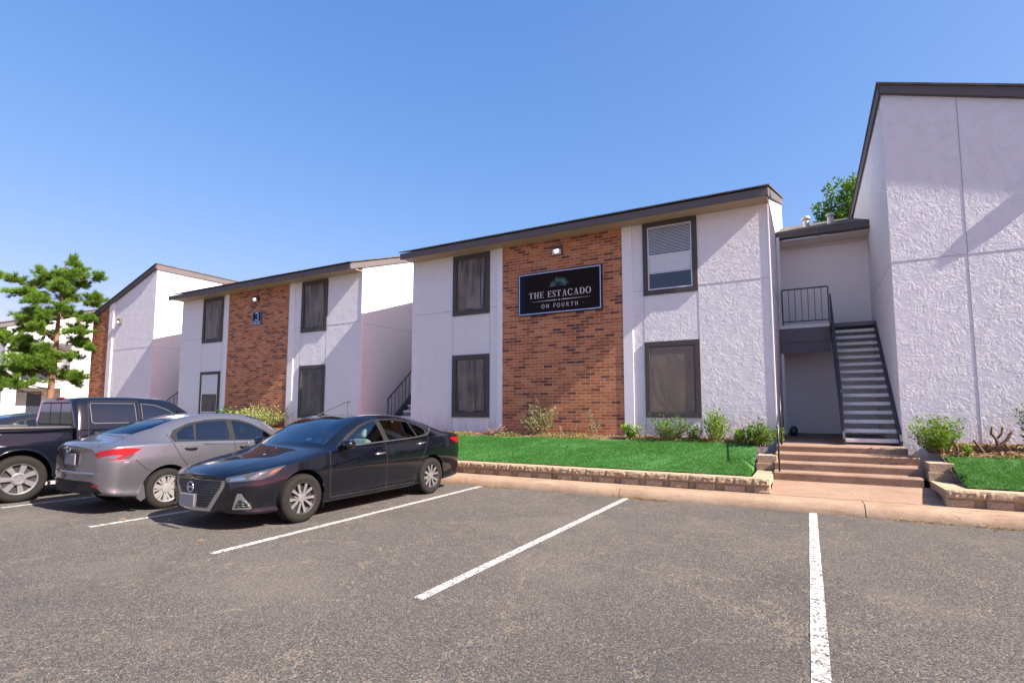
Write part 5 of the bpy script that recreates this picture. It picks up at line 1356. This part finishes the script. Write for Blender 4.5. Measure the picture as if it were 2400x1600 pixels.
# ------------------------------------------------------------------ plants
NPL = {}
def leaves_mesh(pts, dirs, size, seed, shape=.42, jitter=.35):
    """many small leaf blades (two triangles folded along the midrib)"""
    rs = np.random.RandomState(seed); n = len(pts)
    d = dirs + rs.normal(0, jitter, (n,3)); d /= np.linalg.norm(d, axis=1)[:,None]+1e-9
    r = np.cross(d, rs.normal(0, 1, (n,3))); r /= np.linalg.norm(r, axis=1)[:,None]+1e-9
    nn = np.cross(r, d); L = size*rs.uniform(.6, 1.3, n)[:,None]; w = L*shape*.5
    mid = pts + d*L*.5
    v = np.stack([pts, mid+r*w+nn*w*.3, pts+d*L, mid-r*w+nn*w*.3], 1).reshape(-1,3)
    f = []
    for i in range(n): f += [(4*i,4*i+1,4*i+2),(4*i,4*i+2,4*i+3)]
    return v, f
def mesh_obj(name, v, f, mat, parent, org):
    me = bpy.data.meshes.new(name); me.from_pydata((np.asarray(v)-np.array(org)).tolist(), [], f); me.materials.append(mat); me.update()
    o = bpy.data.objects.new(name, me); COL.objects.link(o)
    if parent is not None: o.parent = parent
    else: o.location = org
    return o
def shrub(label, base, w, h, nst, size, mat, seed, dens=26, dead=0, spread=1., group=None, shape=.42, upright=.5, name='shrub'):
    rs = np.random.RandomState(seed); t = thing(name, label, 'shrub', base, group)
    B0 = np.array(base); m = MB(); P = []; D = []
    for i in range(nst):
        a = rs.uniform(0, 2*PI); rr = w*.5*math.sqrt(rs.uniform(.02, 1)); hh = h*rs.uniform(.55, 1.)*(1-.35*(rr/(w*.5))**2)
        s0 = B0 + np.array([rr*.35*math.cos(a), rr*.35*math.sin(a)*.7, -.02]); e = B0 + np.array([rr*math.cos(a)*spread, rr*math.sin(a)*.75*spread, hh])
        c = (s0+e)/2 + rs.normal(0, .03, 3)
        path = [(1-k)**2*s0 + 2*k*(1-k)*c + k*k*e for k in np.linspace(0, 1, 6)]
        m.tube([tuple(p) for p in path], [.008,.007,.006,.005,.004,.002], 5)
        nl = int(1.8*dens*rs.uniform(.7, 1.3))
        for k in range(nl):
            q = rs.uniform(.12, 1.); p = (1-q)**2*s0 + 2*q*(1-q)*c + q*q*e
            b = rs.uniform(0, 2*PI); d = np.array([math.cos(b), math.sin(b), upright+rs.uniform(-.2,.5)])
            off = d*rs.uniform(0, .07)*(w/.6)
            P.append(p+off); D.append(d)
    for i in range(dead):
        a = rs.uniform(0, 2*PI); e = B0+np.array([w*.6*math.cos(a), w*.35*math.sin(a), h*rs.uniform(.2,.7)])
        m.tube([tuple(B0), tuple((B0+e)/2+rs.normal(0,.03,3)), tuple(e)], [.012,.009,.004], 5)
    m.build('stems', M['twig'], t)
    v, f = leaves_mesh(np.array(P), np.array(D), size, seed+1, shape)
    mesh_obj('foliage', v, f, mat, t, base)
    return t
M['leaf_bright'] = leaf_mat('privet_leaf', (.085,.20,.012), (.21,.37,.022), ((.20,.13,.05), .04))
M['leaf_mid'] = leaf_mat('shrub_leaf', (.040,.125,.012), (.13,.27,.025), ((.20,.14,.06), .05))
M['leaf_olive'] = leaf_mat('olive_leaf', (.11,.14,.06), (.26,.29,.14), ((.24,.17,.09), .14))
M['leaf_pale'] = leaf_mat('variegated_leaf', (.20,.225,.065), (.40,.40,.16), ((.10,.15,.04), .3))
M['leaf_dark'] = leaf_mat('dark_leaf', (.020,.075,.012), (.05,.15,.02))
M['leaf_dry'] = leaf_mat('dry_leaf', (.19,.115,.05), (.36,.25,.12), trans=.1)
M['weed'] = leaf_mat('weed_leaf', (.12,.14,.03), (.26,.25,.07), ((.30,.22,.10), .35))
def gp(x, y, dz=0): return (x, y, bed_xy(x, y)+dz)
shrub('grey green spindly shrub at the foot of the sign brick panel', gp(-5.85, 11.75), .95, .86, 15, .075, M['leaf_olive'], 11, 26, 5, shape=.36, upright=.75)
shrub('thin straggly sapling near the white trim of the sign brick panel', gp(-4.42, 11.75), .34, .72, 4, .065, M['leaf_olive'], 12, 18, 2, shape=.4, upright=.8)
shrub('small bright green shrub left of the tan screened window', gp(-3.42, 11.55), .55, .36, 12, .055, M['leaf_bright'], 13, 30, 2)
shrub('shrub hung with dead leaves under the tan screened window', gp(-2.62, 11.5), .80, .66, 20, .055, M['leaf_mid'], 14, 32, 5)
shrub('low leafy sprig beside the shrub hung with dead leaves', gp(-2.12, 11.5), .42, .42, 9, .055, M['leaf_mid'], 15, 26, 1)
shrub('tall pointed bright green shrub below the stucco right of the window', gp(-1.72, 11.5), .62, .74, 20, .052, M['leaf_bright'], 16, 36, 1, upright=.8)
shrub('small shrub among the cut branch stubs', gp(-1.22, 11.45), .40, .36, 9, .052, M['leaf_bright'], 17, 28, 1)
shrub('round green shrub beside the black handrail', gp(-.84, 11.3), .62, .50, 22, .055, M['leaf_mid'], 18, 34, 1)
shrub('tiny green shoot behind the handrail at the breezeway corner', (-.56, 11.95, .82), .22, .36, 6, .05, M['leaf_bright'], 19, 22, 0)
shrub('dense bright green shrub at the foot of the open stairs', gp(1.88, 11.25), .82, .66, 34, .052, M['leaf_bright'], 20, 38, 1)
shrub('little upright shoot beside the cut stump in mulch', gp(2.18, 11.05), .14, .26, 5, .04, M['leaf_bright'], 21, 24, 0)
shrub('tall leafy shrub at the far right edge against stucco', gp(3.18, 11.45), .52, .98, 16, .06, M['leaf_mid'], 22, 30, 3, upright=.7)
shrub('pale variegated shrub in front of the number 3 brick panel', gp(-16.35, 11.6), 2.5, .62, 60, .075, M['leaf_pale'], 23, 34, 3, upright=.6)
shrub('narrow dark green shrub at the edge of the number 3 brick panel', gp(-18.15, 11.6), .75, .74, 26, .075, M['leaf_dark'], 24, 36, 0, upright=.8)
shrub('small pale weeds rising behind the pickup windscreen', gp(-20.6, 11.4), 1.0, .35, 14, .07, M['weed'], 25, 18, 0)

def sticks(label, base, w, h, n, seed, rad=.014, flat=.5, name='cut_branches'):
    rs = np.random.RandomState(seed); t = thing(name, label, 'cut branches', base); m = MB()
    for i in range(n):
        a = rs.uniform(0, 2*PI); L = w*.5*rs.uniform(.35, 1.1); s0 = np.array(base)+np.array([rs.uniform(-.25,.25)*w, rs.uniform(-.1,.1)*w, -.02])
        e = s0 + np.array([L*math.cos(a), L*.5*math.sin(a), h*rs.uniform(.15, 1.)*(1-flat*rs.uniform(0,1))])
        c = (s0+e)/2 + rs.normal(0, .05*w, 3)*np.array([1,.5,.7]); r0 = rad*rs.uniform(.5, 1.2)
        m.tube([tuple((1-k)**2*s0+2*k*(1-k)*c+k*k*e) for k in np.linspace(0,1,6)], [r0,r0*.95,r0*.85,r0*.75,r0*.65,r0*.5], 6)
    m.build('branches', M['twig'], t)
    return t
sticks('heap of dry cut branches at the left foot of the sign brick panel', gp(-7.05, 11.62), 1.25, .40, 26, 31)
sticks('few dry sticks right of the grey green shrub', gp(-5.1, 11.6), .8, .45, 9, 32, .012)
sticks('dry stub branches between the bright shrubs right of the window', gp(-1.05, 11.4), .5, .62, 8, 33, .018, .3)
sticks('woody stubs left of the tan screened window', gp(-3.2, 11.45), .6, .2, 8, 34, .018)
def stump(label, base, k, seed):
    t = thing('cut_stump', label, 'cut stump', base); m = MB()
    for pts, r in k: m.tube([tuple(np.array(base)+np.array(p)) for p in pts], [r*(1-.1*i) for i in range(len(pts))], 7)
    m.build('stub_branches', M['bark'], t); return t
stump('forked cut stump in the mulch below the tall stucco wall', gp(2.62, 11.3), [([(-.10,0,-.03),(.02,.0,.10),(.14,.02,.20),(.21,.02,.36)], .030), ([(.02,0,.08),(.01,.02,.22),(-.05,.02,.30),(-.03,.0,.42)], .026), ([(.0,.02,.2),(.08,.02,.30),(.10,.02,.42)], .018), ([(-.16,-.02,-.02),(-.22,0,.10),(-.28,0,.19)], .024), ([(.1,.02,.16),(.15,-.05,.05)], .018)], 1)
stump('single leaning stub beside the little upright shoot', gp(2.08, 11.15), [([(0,0,-.03),(.02,0,.10),(-.03,.02,.22)], .020), ([(.0,0,.02),(.12,0,.10)], .013)], 2)

def scatter_leaves(name, label, n, seed, x0, x1, y0, y1, size, mat, z=None, kind='stuff'):
    rs = np.random.RandomState(seed); x = rs.uniform(x0, x1, n); y = rs.uniform(y0, y1, n)
    p = np.stack([x, y, np.array([bed_z(v) if z is None else z for v in y])+.012], 1)
    d = np.stack([rs.normal(0,1,n), rs.normal(0,1,n), rs.normal(.05,.12,n)], 1)
    v, f = leaves_mesh(p, d, size, seed, .4, .1)
    tag(mesh_obj(name, v, f, mat, None, (0,0,0)), label, None, None, kind)
scatter_leaves('mulch', 'bark mulch and dead leaves along the tall stucco wall', 1500, 41, 1.9, 4.5, 10.95, 12.05, .09, M['leaf_dry'])
scatter_leaves('leaf_litter', 'dead leaves in the bed under the windows', 1300, 42, -9.8, -.75, 11.3, 12.05, .06, M['leaf_dry'])
rs = np.random.RandomState(43); n = 2600
x = rs.uniform(-9., -.9, n); y = 11.35+np.abs(rs.normal(0,.16,n)); k = (np.sin(x*2.1)+np.sin(x*3.7+1)) > -.5; x, y = x[k], y[k]; n = len(x)
v, f = leaves_mesh(np.stack([x, y, np.array([bed_z(q) for q in y])],1), np.stack([rs.normal(0,.5,n), rs.normal(0,.5,n), np.ones(n)],1), .085, 5, .16, .2)
tag(mesh_obj('weeds', v, f, M['weed'], None, (0,0,0)), 'yellowing weeds along the back of the lawn', None, None, 'stuff')
rs = np.random.RandomState(44)
lf = [(-5.62,3.78),(-5.5,3.70),(-6.1,3.62),(-6.35,3.55),(-7.5,4.1),(-5.6,6.4),(-5.75,7.1),(.02,5.6),(-.6,8.2),(1.9,8.62),(2.2,8.6),(-8.2,3.9),(-4.2,8.55)]
for i, (x, y) in enumerate(lf):
    pass
v, f = leaves_mesh(np.array([(x,y,.012) for x,y in lf]), np.stack([rs.normal(0,1,len(lf)), rs.normal(0,1,len(lf)), rs.normal(.1,.05,len(lf))],1), .085, 6, .35, .05)
tag(mesh_obj('fallen_leaves', v, f, M['leaf_dry'], None, (0,0,0)), 'dry fallen leaves on the asphalt', None, None, 'stuff')
# dry grass caught along the kerb
rs = np.random.RandomState(45); n = 1500
c0 = rs.choice(np.array([-5.5,-5.2,-2.6,-2.4,2.0,1.2]), n); x = c0+rs.normal(0,.22,n); y = 8.83-np.abs(rs.normal(0,.05,n))
v, f = leaves_mesh(np.stack([x,y,np.full(n,.006)],1), np.stack([rs.normal(0,1,n), rs.normal(0,.6,n), np.abs(rs.normal(0,.15,n))],1), .055, 7, .09, .1)
tag(mesh_obj('dry_grass', v, f, M['leaf_dry'], None, (0,0,0)), 'wisps of dry grass along the kerb', None, None, 'stuff')

# ------------------------------------------------------------------ pine
M['needle'] = leaf_mat('pine_needle', (.045,.135,.020), (.19,.30,.035), trans=.25)
def needles(P, D, n_per, length, seed):
    rs = np.random.RandomState(seed); n = len(P)
    p = np.repeat(P, n_per, 0); d = np.repeat(D, n_per, 0) + rs.normal(0, .55, (n*n_per, 3)); d /= np.linalg.norm(d, axis=1)[:,None]
    r = np.cross(d, rs.normal(0,1,d.shape)); r /= np.linalg.norm(r, axis=1)[:,None]; L = length*rs.uniform(.6,1.2,len(p))[:,None]; w = .0075
    p = p + d*rs.uniform(-.02,.05,len(p))[:,None]
    v = np.stack([p-r*w, p+r*w, p+d*L], 1).reshape(-1,3)
    return v, np.arange(len(v)).reshape(-1,3).tolist()
def pine():
    base = (-30.6, 11.0, .35); t = thing('pine_tree', 'sunlit pine tree with layered branches and reddish trunk', 'tree', base)
    rs = np.random.RandomState(5); cx, cy = base[0], base[1]
    tr = [(0,0,-.2),(.02,0,.8),(.10,.02,1.8),(.22,.0,2.8),(.32,.02,3.7),(.33,0,4.6),(.38,.02,5.6),(.52,0,6.5),(.62,0,7.3),(.68,0,8.05)]
    rad = [.16,.145,.13,.118,.105,.09,.07,.05,.03,.012]
    tp = [(cx+a, cy+b, base[2]+c) for a,b,c in tr]
    MB().tube(tp, rad, 12).build('trunk', M['bark_pine'], t)
    Z = [p[2] for p in tp]
    def trunk_at(z): return np.array([np.interp(z, Z, [p[0] for p in tp]), np.interp(z, Z, [p[1] for p in tp]), z])
    # pads of foliage as seen in the photograph, each at its own depth round the trunk (offset along X, depth, height, half sizes)
    pads = [(560,190,45,40,0),(590,250,60,40,.2),(340,280,45,35,-.3),(430,290,60,50,.3),(520,320,90,60,-.2),(700,300,75,26,.4),(620,320,55,32,-.4),(20,335,22,22,-.5),(130,365,90,32,-.5),(240,380,80,40,.2),(160,440,70,30,.6),
        (400,400,90,50,.7),(560,430,100,50,-.6),(310,500,110,45,-1.),(740,490,80,25,.2),(620,520,100,35,.9),(380,560,100,45,-.9),(180,610,90,45,.5),(600,610,80,35,-.7),(420,620,80,40,1.),(700,690,110,25,.1),(380,720,130,40,-.9),
        (480,750,80,40,.9),(220,800,80,40,.9),(700,820,110,25,-.3),(120,880,120,60,-.4),(60,950,100,50,.5),(250,900,110,60,-1.),(620,920,50,25,.6),(700,950,40,15,.2),(180,980,130,50,.9),(540,910,50,30,.7),(600,1030,80,25,-.4),
        (380,1070,170,60,-1.1),(300,1130,180,50,-.6),(100,1150,110,50,.7),(520,1110,60,50,-.7),(620,1190,70,45,.3),(90,1220,90,40,-.3),(330,1270,160,40,-1.1),(130,1280,110,30,-.8),(520,1230,60,40,.8),(430,1180,100,50,1.),(470,480,90,50,.5),(460,860,90,45,1.2)]
    bm_ = MB(); P = []; D = []
    k = 24.3/1241.7/3.7333
    pads += [(470,560,60,40,-1.2),(500,690,60,40,-1.),(470,800,60,45,-1.1),(520,980,50,40,-.9),(300,800,90,40,-.5),(430,350,60,40,-.5),(560,370,70,50,.6),(330,620,80,40,.8),(260,1040,90,40,.2),(430,1000,60,35,1.3),(150,1050,80,35,.9),(420,1120,80,40,-1.2),(260,680,80,30,-.2),(640,660,80,25,.7),(60,870,70,35,.9),(20,1160,60,30,-.3)]
    for (px, py, rx, rz, dep) in pads:
        # image column 455 of the enlargement is the trunk axis; row 1400 is z about 1.95
        ox = (px-455)*k*1.02; z = 1.95+(1400-py)*k*1.0
        # sideways in the picture is the direction (0.876, 0.481); depth runs along (-0.481, 0.876)
        c = np.array([cx+.25 + ox*.876 - dep*.481, cy + ox*.481 + dep*.876, z]); ax = rx*k*1.10; az = rz*k*1.2
        s0 = trunk_at(max(1.2, z-.25-.12*abs(ox))); out = (c-s0)/np.linalg.norm(c-s0)
        m_ = (s0+c)/2 + np.array([0,0,-.10]); r0 = .042*max(.35, 1-(z-2)/8)
        bm_.tube([tuple((1-q)**2*s0+2*q*(1-q)*m_+q*q*c) for q in np.linspace(0,1,7)], [r0*(1-.11*i) for i in range(7)], 6)
        ns = int(10+ax*az*85)
        for i in range(ns):                      # ragged sprays: each a twig with tufts along it, longer outwards
            u = rs.normal(0,1,3); u[2] = u[2]*.8+.15; u /= np.linalg.norm(u)
            L = rs.uniform(.35,1.2); st0 = c - out*ax*.5*rs.uniform(0,1)
            o = np.array([u[0]*ax*.876-u[1]*ax*.65*.481, u[0]*ax*.481+u[1]*ax*.65*.876, u[2]*az])*L + out*.12
            e = st0+o; bend = np.array([0,0,.10*rs.uniform(.2,1)])
            bm_.tube([tuple(st0), tuple(st0+o*.5-bend*.4), tuple(e)], [.012,.008,.004], 4, False)
            for q in (.35,.5,.65,.8,.9,1.,1.04):
                p = st0+o*q-bend*.4*4*q*(1-q)+rs.normal(0,.035,3); P.append(p); d = o/(np.linalg.norm(o)+1e-6)*.8+np.array([0,0,.5]); D.append(d/np.linalg.norm(d))
    bm_.build('branches', M['bark'], t)
    v, f = needles(np.array(P), np.array(D), 26, .20, 8)
    mesh_obj('crown', v, f, M['needle'], t, base)
pine()

def broad_tree(name, label, base, h, r, seed, mat, n_cl=60, leaf=.16, per=90):
    rs = np.random.RandomState(seed); t = thing(name, label, 'tree', base); b = np.array(base); m = MB()
    top = b+np.array([0,0,h*.62]); m.tube([tuple(b), tuple(b+np.array([.1,0,h*.3])), tuple(top)], [.28,.22,.12], 10); P = []; D = []
    for i in range(n_cl):
        u = rs.normal(0,1,3); u /= np.linalg.norm(u); q = rs.uniform(.45,1.)
        c = b+np.array([0,0,h-r*1.05]) + u*np.array([r,r,r*1.05])*q; s0 = b+np.array([.1,0,h*rs.uniform(.35,.6)])
        m.tube([tuple(s0), tuple((s0+c)/2+np.array([0,0,.2])), tuple(c)], [.07,.04,.012], 6); cr = rs.uniform(.35,.7)
        for k in range(per):
            w = rs.normal(0,1,3); w /= np.linalg.norm(w); o = w*cr*rs.uniform(.3,1)**.5*np.array([1.2,1.2,.75]); P.append(c+o); D.append(w+np.array([0,0,.3]))
    m.build('trunk', M['bark'], t)
    v, f = leaves_mesh(np.array(P), np.array(D), leaf, seed+3, .45, .5); mesh_obj('crown', v, f, mat, t, base)
broad_tree('leafy_tree', 'sunlit leafy tree showing above the breezeway roof', (3.0, 30.5, .5), 13.2, 2.35, 61, M['leaf_mid'], 90, .20, 150)
for k, (x, y) in enumerate(((-36.9, 12.6),)):
    shrub('low dark hedge below the balconies of the far block', (x, y, .5), 2.6, .75, 60, .09, M['leaf_dark'], 70, 30, 0, name='hedge')
